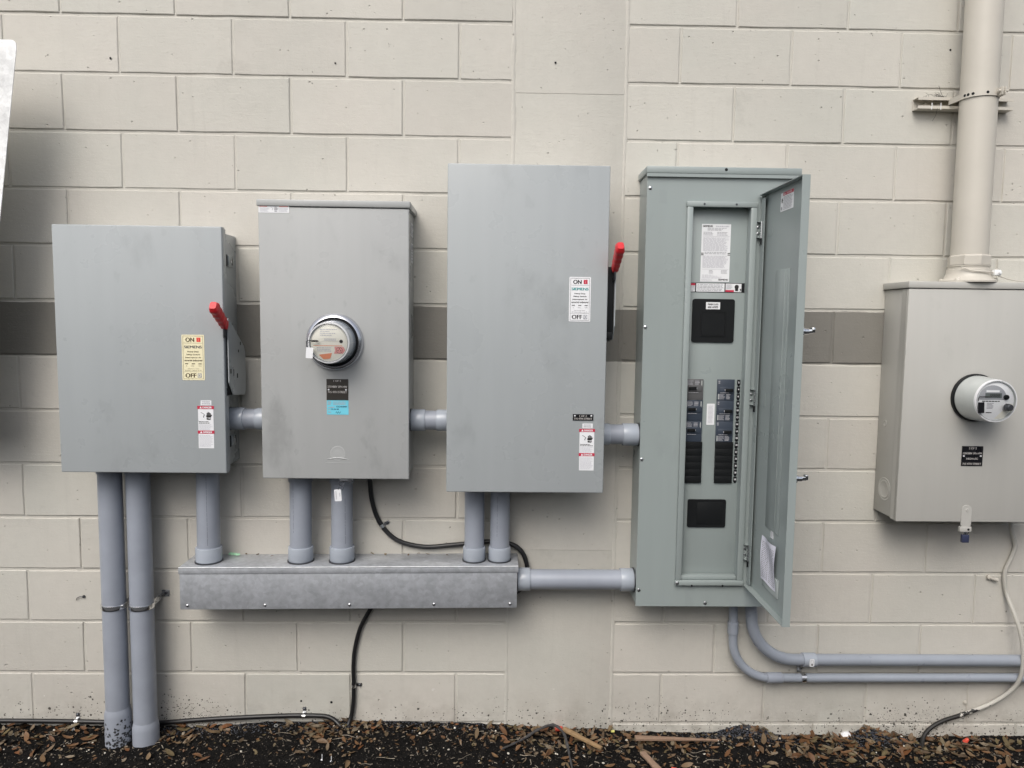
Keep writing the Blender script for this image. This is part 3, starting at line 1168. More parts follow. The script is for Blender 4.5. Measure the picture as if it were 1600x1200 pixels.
# ------------------------------------------------------------------ safety switches
def safety_switch(nm, label, x0, x1, z0, z1, d, side_in, hz, latch_z, grp, plate_out=.030):
    t = thing(nm, label, "safety switch", ((x0 + x1) / 2, 0, z0), grp)
    xs = x1 - side_in                     # right face of the body
    m1 = MB()
    m1.box(x0 + side_in, xs, -.0005, -(d - .032), z0 + .008, z1 - .010, .003)
    m1.build("enclosure", 'grey', t)
    m2 = MB()
    m2.box(x0, x1, -(d - .030), -d, z0, z1, .0035, seg=3)
    m2.box(x0 + .004, x1 - .004, -(d - .050), -(d - .0305), z0 + .004, z1 - .004, .002)
    m2.build("door", 'grey', t)
    for lz in latch_z:
        m3 = MB()
        yy = -(d - .152)
        m3.box(xs + .0003, xs + .004, yy - .030, yy + .028, lz - .021, lz + .021, .0015)
        m3.box(xs + .004, xs + .010, yy - .034, yy - .012, lz - .016, lz + .016, .002)
        lt = m3.build("door_latch", 'grey', t)
        m4 = MB()
        m4.box(xs + .0035, xs + .0062, yy - .046, yy - .036, lz - .020, lz + .020)
        m4.box(xs + .0042, xs + .0062, yy - .004, yy + .004, lz - .010, lz + .008)
        m4.box(xs + .0042, xs + .0062, yy + .012, yy + .016, lz - .014, lz + .014)
        m4.build("slot", 'black', lt)
        m5 = MB()
        m5.cyl((xs + .008, yy - .006, lz - .011), (xs + .008, yy - .006, lz + .011), .0035, n=10)
        m5.build("spring_wire", 'steel', lt)
    # operating handle: black base, folded side plate, red grip leaning out past the door
    xp = xs + plate_out
    m6 = MB()
    m6.box(xs + .0005, xp - .0025, -(d - .024), -(d - .075), hz - .262, hz - .012, .003)
    m6.box(xs + .0005, xp - .004, -(d - .02), -(d - .15), hz - .262, hz - .235, .003)
    m6.build("handle_base", 'black', t)
    a = [(.012, hz + .004), (.020, hz + .006), (.168, hz - .096), (.180, hz - .120), (.180, hz - .255), (.165, hz - .272), (.052, hz - .262), (.012, hz - .215)]
    m7 = MB()
    m7.prism([(y, z) for y, z in a], (xp, -d, 0), (0, 1, 0), (0, 0, 1), .0032)
    m7.box(xp - .030, xp, -d + .176, -d + .1795, hz - .25, hz - .125, .001)
    pl = m7.build("handle_plate", 'grey', t)
    m8 = MB()
    for yy, zz, w, h in ((.025, -.185, .010, .016), (.055, -.196, .006, .024), (.088, -.205, .010, .016), (.105, -.115, .008, .010), (.125, -.09, .008, .012)):
        m8.box(xp + .0032, xp + .0036, -d + yy, -d + yy + w, hz + zz, hz + zz + h)
    m8.build("plate_slot", 'black', pl)
    m9 = MB()
    m9.box(xp - .006, xp - .002, -d - .012, -d + .040, hz - .06, hz + .000, .001)
    m9.cyl((xp - .004, -d + .02, hz - .05), (xp - .004, -d - .02, hz - .005), .005, n=10)
    m9.build("handle_lever", 'dark_steel', t)
    # ribbed grip
    A, B = Vector((xp - .003, -d + .006, hz - .022)), Vector((xp - .003, -d - .104, hz + .048))
    ax = (B - A).normalized()
    L = (B - A).length
    up = Vector((1, 0, 0)).cross(ax).normalized()
    m10 = MB()
    N = 26
    vs, n = [], 14
    for i in range(N + 1):
        q = i / N
        w = .0115 + .0040 * q
        hgt = .0160 + .0030 * q
        k = 1.0 + .055 * math.sin(q * 2 * math.pi * 5.0)
        if q > .92:
            k *= 1 - .30 * (q - .92) / .08
        if q < .04: k *= .85
        c = A + ax * (L * q)
        for j in range(n):
            an = 2 * math.pi * j / n
            cx, cy = math.cos(an), math.sin(an)
            sx = math.copysign(abs(cx) ** .5, cx)
            sy = math.copysign(abs(cy) ** .5, cy)
            vs.append(c + Vector((1, 0, 0)) * (sx * w * k) + up * (sy * hgt * k))
    fs = [tuple(reversed(range(n))), tuple(N * n + j for j in range(n))]
    for i in range(N):
        for j in range(n):
            j2 = (j + 1) % n
            fs.append((i * n + j, i * n + j2, (i + 1) * n + j2, (i + 1) * n + j))
    m10.add(vs, fs)
    m10.build("handle_grip", 'red', t, ang=.9)
    return t


swA = safety_switch("safety_switch", "grey safety switch cabinet with cream rating label, leftmost above the two tall pipes",
                    -.135, .432, 1.031, 1.876, .22, .030, 1.562, (1.772, 1.125), "safety switch cabinets with red handles", .038)
onoff(swA, .289, .3655, 1.355, 1.5105, -.2203, 'cream', "ink_brown", "ink_mid")
danger(swA, .339, .3915, 1.119, 1.2665, -.2203)
swC = safety_switch("safety_switch", "tall grey safety switch cabinet with white rating label, beside the open panel",
                    1.1945, 1.741, .976, 2.094, .24, .020, 1.772, (1.93, 1.08), "safety switch cabinets with red handles", .046)
onoff(swC, 1.6095, 1.683, 1.5715, 1.7225, -.2403, 'white', "ink", "ink_teal")
danger(swC, 1.655, 1.706, 1.056, 1.202, -.2403)
nameplate(swC, 1.630, 1.701, 1.231, 1.253, -.2403, (("1 OF 2", .58, .28, .36), ("715 4TH STREET", .14, .30, .88)), 'plate_black', .74)
m_ = MB()
m_.box(1.722, 1.7285, -.10, -.06, 1.04, 1.075, .001)
m_.build("hasp", 'black', swC)
m_ = MB()
m_.box(1.2135, 1.2140, -.18, -.06, 1.50, 1.60)
m_.build("side_sticker", 'white', swC, smooth=False)

# ------------------------------------------------------------------ meter cabinet (grey)
ms = thing("meter_cabinet", "grey meter cabinet with one round meter and a blue sticker, between the two safety switches", "meter cabinet", (.805, 0, 1.011))
m_ = MB()
m_.box(.557, 1.054, -.0005, -.184, 1.013, 1.949, .003)
m_.build("enclosure", 'grey_b', ms)
m_ = MB()
m_.box(.549, 1.061, -.1845, -.200, 1.010, 1.9475, .004, seg=3)
cov = m_.build("cover", 'grey_b', ms)
m_ = MB()
m_.box(.545, 1.065, -.0005, -.2055, 1.9495, 1.972, .003)
m_.build("rain_cap", 'grey_b', ms)
# shallow pressed medallion and ridge low on the cover
m_ = MB()
m_.lathe([(.027, 0), (.026, .0004), (.024, .0004), (.022, .0002), (.012, .0002), (.010, .0004), (.001, .0004)], (.812, -.2, 1.100), (0, -1, 0), 32)
m_.build("medallion", 'grey_b', cov)
m_ = MB()
pts = [(.772 + .08 * i / 8, -.2002, 1.079 + .006 * math.sin(math.pi * i / 8)) for i in range(9)]
m_.tube(pts, [.0006 + .0020 * math.sin(math.pi * i / 8) for i in range(9)], 8)
m_.box(.768, .858, -.2, -.2005, 1.066, 1.0685)
m_.build("pressed_ridge", 'grey_b', cov)
b = Print((.551, -.2003, 1.927))
b.slab(0, .104, 0, .0245, .0006, 0, .003)
lab = b.build("warning_sticker", 'white', ms)
b = Print((.551, -.2003, 1.927))
b.rect(.004, .030, .0195, .0230, .001, 1)
b.rect(.070, .100, .0195, .0230, .001, 1)
hand(b, .052, .003, .018, 0)
b.greek(.005, .038, .003, .0175, 4, 2)
b.greek(.068, .100, .003, .0175, 4, 2)
b.build("lettering", ["ink_grey", "ink_pink", "ink_pale"], lab, smooth=False)
nameplate(ms, .7755, .8505, 1.289, 1.3625, -.2003, (("1 OF 2", .87, .085, .34), ("277/480V 3PH-4W", .585, .10, .90), ("715 4TH STREET", .335, .10, .88)), 'plate', .49)
b = Print((.776, -.2003, 1.238))
b.slab(0, .075, 0, .050, .0006)
lab = b.build("inspection_sticker", 'blue', ms)
b = Print((.776, -.2003, 1.238))
b.greek(.003, .016, .033, .047, 4, 1, fill=.6)
b.greek(.022, .072, .0335, .047, 3, 1, fill=.45)
b.greek(.004, .028, .022, .030, 1, 1, fill=.4)
b.greek(.004, .012, .015, .021, 1, 1, fill=.4)
b.greek(.004, .018, .006, .012, 1, 1, fill=.4)
b.text("E1241047", .052, .0255, .0052, .036, mi=0, bold=.0004)
b.text("12-16-20", .028, .0168, .0045, .026, mi=0, bold=.0003)
for k in range(5):
    a0, b0 = .030 + k * .0036, .006 + (k % 2) * .003
    b.poly([(a0, b0), (a0 + .0014, b0), (a0 + .0044, b0 + .005 * (-1) ** k), (a0 + .003, b0 + .005 * (-1) ** k)], .0011, 0)
b.build("lettering", ["ink_blue", "ink_grey"], lab, smooth=False)
# two stickers on the right hand side
for z0, z1 in ((1.868, 1.915), (1.775, 1.845)):
    b = Print((1.0545, -.085, z0), (0, 1, 0))
    b.slab(0, .055, 0, z1 - z0, .0006)
    lab = b.build("side_label", 'white', ms)
    b = Print((1.0545, -.085, z0), (0, 1, 0))
    b.greek(.004, .050, .004, z1 - z0 - .004, 6, 0, fill=.6)
    b.rect(.006, .048, (z1 - z0) * .66, (z1 - z0) * .86, .0012, 0)
    b.build("lettering", ["ink_grey"], lab, smooth=False)
# sealing ring flange on the cover
m_ = MB()
m_.lathe([(.099, 0), (.098, .008), (.092, .017), (.085, .020), (.080, .014), (.078, .004)], (.806, -.200, 1.491), (0, -1, 0), 64, cap1=True)
m_.build("sealing_ring", 'ring', cov)
# hasp below the cover edge
m_ = MB()
m_.box(.818, .866, -.186, -.206, 1.001, 1.0095, .002)
m_.cyl((.855, -.2065, 1.006), (.855, -.2095, 1.006), .0075, n=14)
m_.build("hasp", 'dark_steel', ms)


def meter(label, o, r0, r1, L, shell, dark_gap=True):
    t = thing("electric_meter", label, "electric meter", o, "round glass electric meters")
    O = Vector(o)
    m1 = MB()
    m1.lathe([(r0 * 1.06, 0), (r0 * 1.06, .012), (r0 * 1.02, .016), (r0 * .98, .016)], O, (0, -1, 0), 64)
    m1.build("meter_base", 'black', t)
    m2 = MB()
    m2.lathe([(r0, .010), (r0, .022), (r0 * .985, .03), (r1 * 1.02, L - .012), (r1 * 1.0, L - .004), (r1 * .965, L), (r1 * .91, L), (r1 * .89, L - .006)], O, (0, -1, 0), 72,
             cap0=True, cap1=True)
    m2.build("meter_shell", shell, t)
    mr = MB()
    mr.lathe([(r1 * 1.004, L - .009), (r1 * 1.012, L - .004), (r1 * .985, L + .0012), (r1 * .93, L + .0012), (r1 * .90, L - .003)], O, (0, -1, 0), 64, cap0=False, cap1=False)
    mr.build("front_rim", 'rim', t)
    for a in ((65, -60) if shell == 'meter_wall_pale' else (40, 0, -35)):
        ms_ = MB()
        c_, s_ = math.cos(R(a)), math.sin(R(a))
        for rr, hh, w in ((r0 * 1.001, .03, .0012), ):
            p0 = O + Vector((c_ * r0 * .992, -.03, s_ * r0 * .992))
            p1 = O + Vector((c_ * r1 * 1.012, -(L - .012), s_ * r1 * 1.012))
            ms_.cyl(p0, p1, .0013, n=8)
        ms_.build("shell_stripe", 'meter_wall_pale', t)  # thin pale stripes along the shell
    m3 = MB()
    pr = [(r1 * .90, L + .0005)]
    m3.lathe([(r1 * .955, L + .0008), (r1 * .93, L + .004), (r1 * .80, L + .008), (r1 * .5, L + .0115), (r1 * .2, L + .013), (.0006, L + .0132)], O, (0, -1, 0), 48, cap0=False, cap1=False)
    m3.build("glass_cover", 'glass', t)
    return t


def disc(p, ca, cb, r, lift, mi, n=40, a0=0, a1=360):
    pts = [(ca + r * math.cos(R(a0 + (a1 - a0) * i / n)), cb + r * math.sin(R(a0 + (a1 - a0) * i / n))) for i in range(n + (1 if a1 - a0 < 360 else 0))]
    p.poly(pts, lift, mi)


mtr = meter("round electric meter with ivory and orange face, on the grey cabinet", (.806, -.206, 1.491), .076, .0690, .092, 'meter_wall')
fy = -.206 - .092 + .0055
p = Print((.806, fy, 1.491))
disc(p, 0, 0, .0615, 0, 0)
p.build("meter_face", ['face'], mtr, smooth=False)
p = Print((.806, fy, 1.491))
r_ = .0590
p.rect(-.052, .044, -.0105, -.0088, .0008, 1)
p.rect(-.030, .032, .0040, .0165, .0008, 4)
p.text("888888", .004, .0060, .0090, .040, .0012, 3)
p.greek(-.030, .030, .022, .048, 4, 5, .0008, fill=.4, ragged=.5)
disc(p, .0405, .0050, .0058, .0012, 2, 20)
# orange foot and salmon side patch with a round emblem
p.poly([(-.034, -.040), (.010, -.034), (.004, -.0525), (-.018, -.0555)], .0008, 1)
p.poly([(.018, -.013), (.048, -.013), (.054, -.024), (.046, -.036), (.016, -.036), (.020, -.026)], .0007, 6)
disc(p, .0345, -.0245, .0105, .0010, 2, 28)
disc(p, .0345, -.0245, .0095, .0012, 6, 28)
for a in (90, 200, 340):
    disc(p, .0345 + .0048 * math.cos(R(a)), -.0245 + .0048 * math.sin(R(a)), .0018, .0014, 2, 10)
p.greek(-.040, .012, -.030, -.014, 3, 3, .0008, fill=.5, ragged=.4)
p.build("lettering", ["ink", "orange", "ink", "ink_pale", "face", "ink_pale", "ink_pink"], mtr, smooth=False)
# wire seal with a white tag hanging at the left of the glass
st = thing("seal_tag", "small white seal tag on a dark wire at the left of the ivory meter", "tag", (.733, -.305, 1.45), "meter seal tags")
m_ = MB()
m_.tube(spline([(.775, -.300, 1.4965), (.755, -.311, 1.4975), (.737, -.306, 1.4970), (.7335, -.298, 1.487), (.7335, -.306, 1.477)], 5), .0011, 6)
m_.tube([(.752, -.3105, 1.4972), (.772, -.3035, 1.4965)], .0030, 8)
m_.build("seal_wire", 'ink', st)
b = Print((.7325, -.309, 1.4405), (.985, .0, -.07), (.07, 0, .985))
b.slab(0, .0235, 0, .036, .0012, 0, .002)
b.build("tag_plate", 'white', st)
# seal under the hasp with a white tag
st = thing("seal_tag", "white paper tag hanging from a wire loop under the grey meter cabinet", "tag", (.826, -.205, .97), "meter seal tags")
m_ = MB()
ring = [(.826 + .0085 * math.cos(R(a)), -.2065 + .002 * math.sin(R(a * 2)), .994 + .0085 * math.sin(R(a))) for a in range(60, 430, 20)]
m_.tube([(.834, -.207, 1.006)] + ring, .0013, 6)
m_.tube(spline([(.820, -.206, .988), (.816, -.208, .979), (.812, -.206, .970)], 4), .0009, 6)
m_.tube(spline([(.831, -.206, .987), (.833, -.208, .979), (.829, -.206, .972)], 4), .0009, 6)
m_.build("seal_wire", 'dark_steel', st)
b = Print((.8025, -.2065, .932), (.997, 0, .07), (-.07, 0, .997))
b.slab(0, .024, 0, .042, .001, 0, .003)
tp = b.build("tag_plate", 'white', st)
b = Print((.8025, -.2065, .932), (.997, 0, .07), (-.07, 0, .997))
b.greek(.004, .0085, .006, .036, 9, 0, .0014, fill=.6, ragged=.1)
b.greek(.017, .0205, .016, .030, 4, 0, .0014, fill=.6, ragged=.1)
b.build("lettering", ["ink_grey"], tp, smooth=False)

# ------------------------------------------------------------------ beige meter cabinet at the right
mt = thing("meter_cabinet", "beige meter cabinet under the thick riser pipe at the right edge", "meter cabinet", (3.1, 0, .865))
m_ = MB()
m_.box(2.823, 3.39, -.0005, -.152, .866, 1.7025, .003)
m_.build("enclosure", 'tan', mt)
m_ = MB()
m_.box(2.8185, 3.395, -.1525, -.170, .863, 1.7022, .003)
m_.box(2.8195, 2.8215, -.128, -.1522, .865, 1.701)
m_.build("cover", 'tan', mt)
m_ = MB()
m_.box(2.814, 3.40, -.0005, -.174, 1.7045, 1.728, .003)
m_.build("rain_cap", 'tan', mt)
for yy, zz, r in ((-.052, 1.206, .013), (-.074, .960, .044), (-.074, .960, .034)):
    m_ = MB()
    m_.lathe([(r, 0), (r, .0008), (r - .003, .0016), (r - .005, .0008), (r - .006, .0005)], (2.823 - (.0008 if r == .034 else 0), yy, zz), (-1, 0, 0), 36)
    m_.build("knockout", 'tan', mt)
nameplate(mt, 3.0445, 3.1215, 1.0695, 1.142, -.1703, (("2 OF 2", .84, .105, .36), ("120/208V 3PH-4W", .59, .10, .90), ("HIGH LEG", .32, .10, .54), ("715 4TH STREET", .06, .10, .88)),
          'plate_black', .50)
m_ = MB()
m_.prism(rrect(-.019, .019, -.045, .040, .018, 6), (3.076, -.1702, .885), (1, 0, 0), (0, 0, 1), .0022)
m_.box(3.055, 3.098, -.160, -.1745, .826, .846, .003)
m_.lathe([(.006, 0), (.005, .002)], (3.078, -.1724, .907), (0, -1, 0), 14)
hp = m_.build("hasp", 'tan', mt)
m_ = MB()
m_.lathe([(.0042, 0), (.004, .0006)], (3.085, -.1747, .836), (0, -1, 0), 12)
m_.build("hasp_hole", 'black', hp)
pk = thing("padlock_seal", "navy blue barrel seal hanging from the hasp of the beige cabinet", "padlock", (3.079, -.17, .79))
m_ = MB()
m_.box(3.0665, 3.0915, -.160, -.174, .786, .8155, .002)
m_.build("seal_body", 'navy', pk)
m_ = MB()
m_.box(3.068, 3.083, -.162, -.172, .8158, .8265, .001)
m_.tube(spline([(3.087, -.167, .8158), (3.0905, -.168, .826), (3.085, -.172, .835), (3.079, -.172, .833)], 4), .0022, 8)
m_.build("shackle", 'steel', pk)

mtr = meter("long round electric meter with white and grey face, on the beige cabinet", (3.076, -.170, 1.318), .0805, .0735, .118, 'meter_wall_pale')
fy = -.170 - .118 + .0055
p = Print((3.076, fy, 1.318))
disc(p, 0, 0, .0655, 0, 0)
p.build("meter_face", ['face_white'], mtr, smooth=False)
p = Print((3.076, fy, 1.318))
disc(p, -.010, .004, .050, .0006, 1, 30, 0, 180)
p.rect(-.033, .013, .030, .037, .0010, 2)
p.rect(-.036, .022, .010, .027, .0010, 3)
p.text("888888", -.002, .0125, .0115, .036, .0014, 4)
p.rect(-.056, -.018, .0125, .0155, .0013, 4)
p.greek(-.045, .020, -.004, .001, 1, 4, .0008, fill=.6, ragged=.05)
p.greek(-.028, -.004, -.028, -.006, 5, 5, .0008, fill=.55, ragged=.3)
p.greek(-.030, -.006, -.044, -.036, 1, 4, .0008, fill=.4, ragged=.3)
p.poly([(.000, -.062), (.052, -.008), (.062, -.010), (.060, -.030), (.030, -.060)], .0005, 6)
p.build("lettering", ["ink", "face_grey", "face_white", "lcd", "ink", "ink_grey", "face"], mtr, smooth=False)
m_ = MB()
m_.lathe([(.0085, 0), (.0085, .006), (.006, .009)], (3.076 + .036, fy - .001, 1.318 + .0135), (0, -1, 0), 18)
m_.build("optical_port", 'black', mtr)
m_ = MB()
m_.lathe([(.0125, 0), (.0125, .010), (.011, .018), (.009, .020)], (3.076 + .036, -.170 - .118 - .004, 1.318 - .020), (0, -1, 0), 20)
m_.build("reset_knob", 'dark_steel', mtr)
st = thing("seal_tag", "small black seal tag at the left of the white meter on the beige cabinet", "tag", (3.02, -.29, 1.29), "meter seal tags")
m_ = MB()
m_.tube(spline([(3.052, -.300, 1.334), (3.030, -.296, 1.333), (3.014, -.291, 1.331), (3.012, -.292, 1.318)], 5), .0013, 6)
m_.build("seal_wire", 'ink', st)
b = Print((3.0085, -.298, 1.277), (.998, 0, .05), (-.05, 0, .998))
b.slab(0, .0215, 0, .037, .0012, 0, .0015)
b.build("tag_plate", 'plate_black', st)

# ------------------------------------------------------------------ open panelboard
pb = thing("panelboard", "tall grey green electrical panel with its door standing open, showing breakers", "electrical panel", (2.15, 0, .533))
m_ = MB()
m_.box(1.8875, 1.8895, -.0025, -.1405, .536, 2.0875)
m_.box(2.4105, 2.4125, -.0025, -.1405, .536, 2.0875)
m_.box(1.8896, 2.4104, -.0025, -.1405, .536, .538)
m_.box(1.8896, 2.4104, -.0025, -.1405, 2.0855, 2.0875)
m_.box(1.8875, 2.4125, -.0003, -.0024, .536, 2.0875)
m_.build("enclosure", 'green', pb, smooth=False)
# front trim sheet with the opening cut out
m_ = MB()
ox0, ox1, oz0, oz1 = 2.045, 2.252, .634, 1.9895
for a in ((1.8845, ox0, .533, 2.0865), (ox1, 2.4155, .533, 2.0865), (ox0, ox1, .533, oz0), (ox0, ox1, oz1, 2.0865)):
    m_.box(a[0], a[1], -.141, -.1462, a[2], a[3])
m_.build("front_trim", 'green', pb, smooth=False)
m_ = MB()
m_.box(1.8795, 2.4240, -.0005, -.1585, 2.0895, 2.1135, .003)
m_.box(1.8810, 2.4225, -.150, -.1570, 2.078, 2.0893)
lid = m_.build("rain_cap", 'green', pb)
m_ = MB()
m_.lathe([(.0055, 0), (.005, .0006)], (2.157, -.1587, 2.1045), (0, -1, 0), 14)
m_.build("cap_hole", 'black', lid)
# raised frame round the opening
m_ = MB()
m_.box(2.026, 2.0465, -.1464, -.1600, .636, 1.976, .0025)
m_.box(2.2505, 2.2720, -.1464, -.1600, .636, 1.976, .0025)
m_.box(2.024, 2.2740, -.1464, -.1585, 1.9765, 1.9955, .003)
m_.box(2.024, 2.2740, -.1464, -.1620, .6165, .6355, .003)
m_.box(2.0470, 2.2500, -.1200, -.1500, .6360, .6500, .002)
m_.build("opening_frame", 'green', pb)
m_ = MB()   # returns of the opening back to the dead front
m_.box(2.0425, 2.0448, -.1180, -.1408, .634, 1.9895)
m_.box(2.2522, 2.2545, -.1180, -.1408, .634, 1.9895)
m_.box(2.0450, 2.2520, -.1180, -.1408, 1.9897, 1.992)
m_.build("opening_return", 'green', pb, smooth=False)
m_ = MB()
m_.box(2.030, 2.264, -.110, -.118, .625, 1.996, .001)
df = m_.build("dead_front", 'green', pb)
DF = -.118
for x, z in ((1.8955, 2.040), (1.892, 1.555), (1.892, 1.079), (1.8945, .594), (2.141, .546), (2.031, .6265)):
    m_ = MB()
    y0 = -.1463 if x < 2 or z < .6 else -.1625
    m_.lathe([(.0062, 0), (.0060, .0018), (.0035, .0030), (.001, .0034)], (x, y0, z), (0, -1, 0), 16)
    m_.build("screw", 'steel', pb)
for x in (2.085, 2.198):
    for z, mt_ in ((.617, 'black'), (1.986, 'dark_steel')):
        m_ = MB()
        m_.lathe([(.0038, 0), (.0034, .001)], (x, -.1622 if z < 1 else -.1588, z), (0, -1, 0), 12)
        m_.build("rivet", mt_, pb)
# big paper label
b = Print((2.0895, DF - .0003, 1.7195))
LW, LH = .104, .203
b.slab(0, LW, 0, LH, .0006)
lab = b.build("ratings_sheet", 'white', pb)
b = Print((2.0895, DF - .0003, 1.7195))
g2 = random.Random(3)
b.text("SIEMENS", .021, LH * .948, .0062, .034, mi=0, bold=.0004)
b.text("SIEMENS", .082, LH * .022, .0058, .034, mi=0, bold=.0004)
b.greek(.050, .100, LH * .945, LH * .975, 1, 2, rg=g2, fill=.7)
b.greek(.020, .100, LH * .885, LH * .94, 3, 1, rg=g2, ragged=.5)
b.greek(.006, .045, LH * .80, LH * .87, 3, 1, rg=g2)
b.greek(.055, .100, LH * .80, LH * .87, 3, 1, rg=g2)
b.rect(.004, .100, LH * .785, LH * .789, .001, 1)
b.greek(.006, .098, LH * .53, LH * .77, 15, 2, rg=g2, fill=.55, ragged=.15)
b.greek(.012, .092, LH * .475, LH * .520, 2, 1, rg=g2, fill=.5, ragged=.05)
for a0 in (0, LW - .009):
    b.rect(a0, a0 + .009, LH * .488, LH * .502, .0012, 0)
    b.rect(a0, a0 + .009, LH * .460, LH * .474, .0012, 0)
b.greek(.006, .098, LH * .24, LH * .455, 13, 2, rg=g2, fill=.55, ragged=.15)
b.rect(.004, .100, LH * .215, LH * .218, .001, 1)
b.greek(.030, .046, LH * .14, LH * .205, 3, 1, rg=g2, fill=.5)
b.greek(.074, .098, LH * .14, LH * .205, 3, 1, rg=g2, fill=.5)
b.greek(.006, .096, LH * .055, LH * .125, 4, 2, rg=g2, ragged=.6)
b.greek(.004, .050, LH * .015, LH * .048, 2, 2, rg=g2)
b.build("lettering", ["ink", "ink_grey", "ink_pale"], lab, smooth=False)
# strip of three warning stickers on a black backing
b = Print((2.0475, DF - .0003, 1.6815))
b.slab(0, .203, 0, .034, .0005)
bk = b.build("sticker_backing", 'plate_black', pb)
b = Print((2.0475, DF - .0008, 1.6815))
for a0, a1 in ((.0015, .0245), (.0285, .1305), (.1345, .1915)):
    b.slab(a0, a1, .0022, .0318, .0005, 0)
sl = b.build("warning_sticker", 'white', bk)
b = Print((2.0475, DF - .0012, 1.6815))
b.rect(.0015, .0245, .0245, .0318, .001, 1)
b.greek(.003, .023, .004, .023, 4, 2, .001, fill=.4)
b.greek(.032, .128, .004, .030, 5, 2, .001, fill=.4, ragged=.1)
b.greek(.137, .160, .013, .030, 4, 2, .001, fill=.4)
b.rect(.1345, .164, .0022, .0095, .001, 1)
disc(b, .174, .0205, .0075, .001, 0, 18)
b.poly([(.168, .019), (.180, .019), (.179, .006), (.169, .006)], .0011, 0)
b.poly([(.184, .013), (.188, .009), (.184, .004), (.190, .006), (.190, .014)], .001, 0)
b.build("lettering", ["ink", "ink_red", "ink_grey"], sl, smooth=False)


def rounded_plate(name, x0, x1, z0, z1, y, th, r, mat, parent):
    m1 = MB()
    pl = rrect(x0, x1, z0, z1, r, 5)
    m1.prism(pl, (0, y, 0), (1, 0, 0), (0, 0, 1), th)
    return m1.build(name, mat, parent)


ml = thing_part = rounded_plate("main_lug_cover", 2.0640, 2.2165, 1.5025, 1.6580, DF - .0005, .0045, .009, 'black', pb)
m_ = MB()   # square pocket in the middle, its floor framed by a raised rim
m_.box(2.0950, 2.0985, DF - .0055, DF - .0075, 1.524, 1.615)
m_.box(2.1825, 2.1860, DF - .0055, DF - .0075, 1.524, 1.615)
m_.box(2.0985, 2.1825, DF - .0055, DF - .0075, 1.6115, 1.615)
m_.box(2.0985, 2.1825, DF - .0055, DF - .0075, 1.524, 1.5275)
m_.box(2.1000, 2.1810, DF - .0052, DF - .0060, 1.529, 1.610)
m_.build("pocket_rim", 'black', ml)
b = Print((2.1125, DF - .0052, 1.6215))
b.slab(0, .0505, 0, .0250, .0006)
lg_ = b.build("lug_sticker", 'white', ml)
b = Print((2.1125, DF - .0058, 1.6215))
b.text("MAIN LUG", .025, .0145, .0062, .037, .0010, bold=.0003)
b.text("600 AMPS", .025, .0045, .0062, .037, .0010, bold=.0003)
b.build("lettering", ["ink"], lg_, smooth=False)
lc = rounded_plate("lower_blank_cover", 2.0710, 2.2120, .8235, .9275, DF - .0005, .0045, .007, 'black', pb)
m_ = MB()
m_.box(2.106, 2.200, DF - .0055, DF - .0065, .836, .917, .0003)
m_.build("pocket_rim", 'black', lc)

for side, x0, x1 in ((0, 2.0490, 2.1130), (1, 2.1640, 2.2265)):
    for i in range(3):
        zt = 1.3695 - i * .0763
        zb = zt - .0755
        mname = 'slate_grey' if (side == 0 and i == 0) else 'slate'
        m_ = MB()
        m_.box(x0, x1, DF - .0004, DF - .006, zb, zt, .0008)
        zm = (zt + zb) / 2 + (.006 if side == 0 else 0)
        m_.box(x0 + .008, x1 - .006, DF - .006, DF - .0085, zm - .012, zm + .010, .001)
        br = m_.build("breaker", mname, pb)
        if side == 0 and i == 0: br["label"] = "greyer faded breaker at the top of the left column"
        m_ = MB()
        tx = x0 + .010 if side == 0 else x0 + .028
        m_.box(tx, tx + .028, DF - .0086, DF - .0150, zm - .006, zm + .005, .0012)
        tg = m_.build("toggle", 'black', br)
        m_ = MB()
        hx_ = tx + .0255 if side == 0 else tx - .002
        m_.box(hx_, hx_ + .005, DF - .0086, DF - .0118, zm - .004, zm + .002, .0006)
        m_.build("toggle_mark", 'ink_grey', tg)
        b = Print((x0, DF - .0062, zb))
        H_ = zt - zb
        gg = random.Random(60 + i + side * 5)
        lb = (H_ * .66, H_ * .94) if side == 0 else (H_ * .04, H_ * .30)
        b.greek(.006, .030, lb[0], lb[1], 5, 0, .0006, gg, .5, .3)
        b.greek(.033, .050, lb[0], lb[1], 4, 0, .0006, gg, .6, .3)
        ax_ = .056 if side == 0 else .003
        b.rect(ax_, ax_ + .0035, lb[0], lb[1], .0007, 1)
        b.greek(.010, .050, H_ * .34 if side == 0 else H_ * .33, H_ * .385, 1, 0, .0028, gg, .5, .2)
        if side == 1:
            b.greek(.003, .010, H_ * .78, H_ * .95, 2, 0, .0006, gg, .6, .2)
        b.build("breaker_print", ["ink_grey", "meter_wall_pale"], br, smooth=False)
    m_ = MB()
    for i in range(6):
        za = 1.1405 - i * .0252
        m_.box(x0 - .0006 + .001, x1 + .003, DF - .0004, DF - .0070 - (.0003 if side == 0 and i % 2 else 0), za - .02515, za, .0003)
    m_.build("filler_plate", 'black', pb)
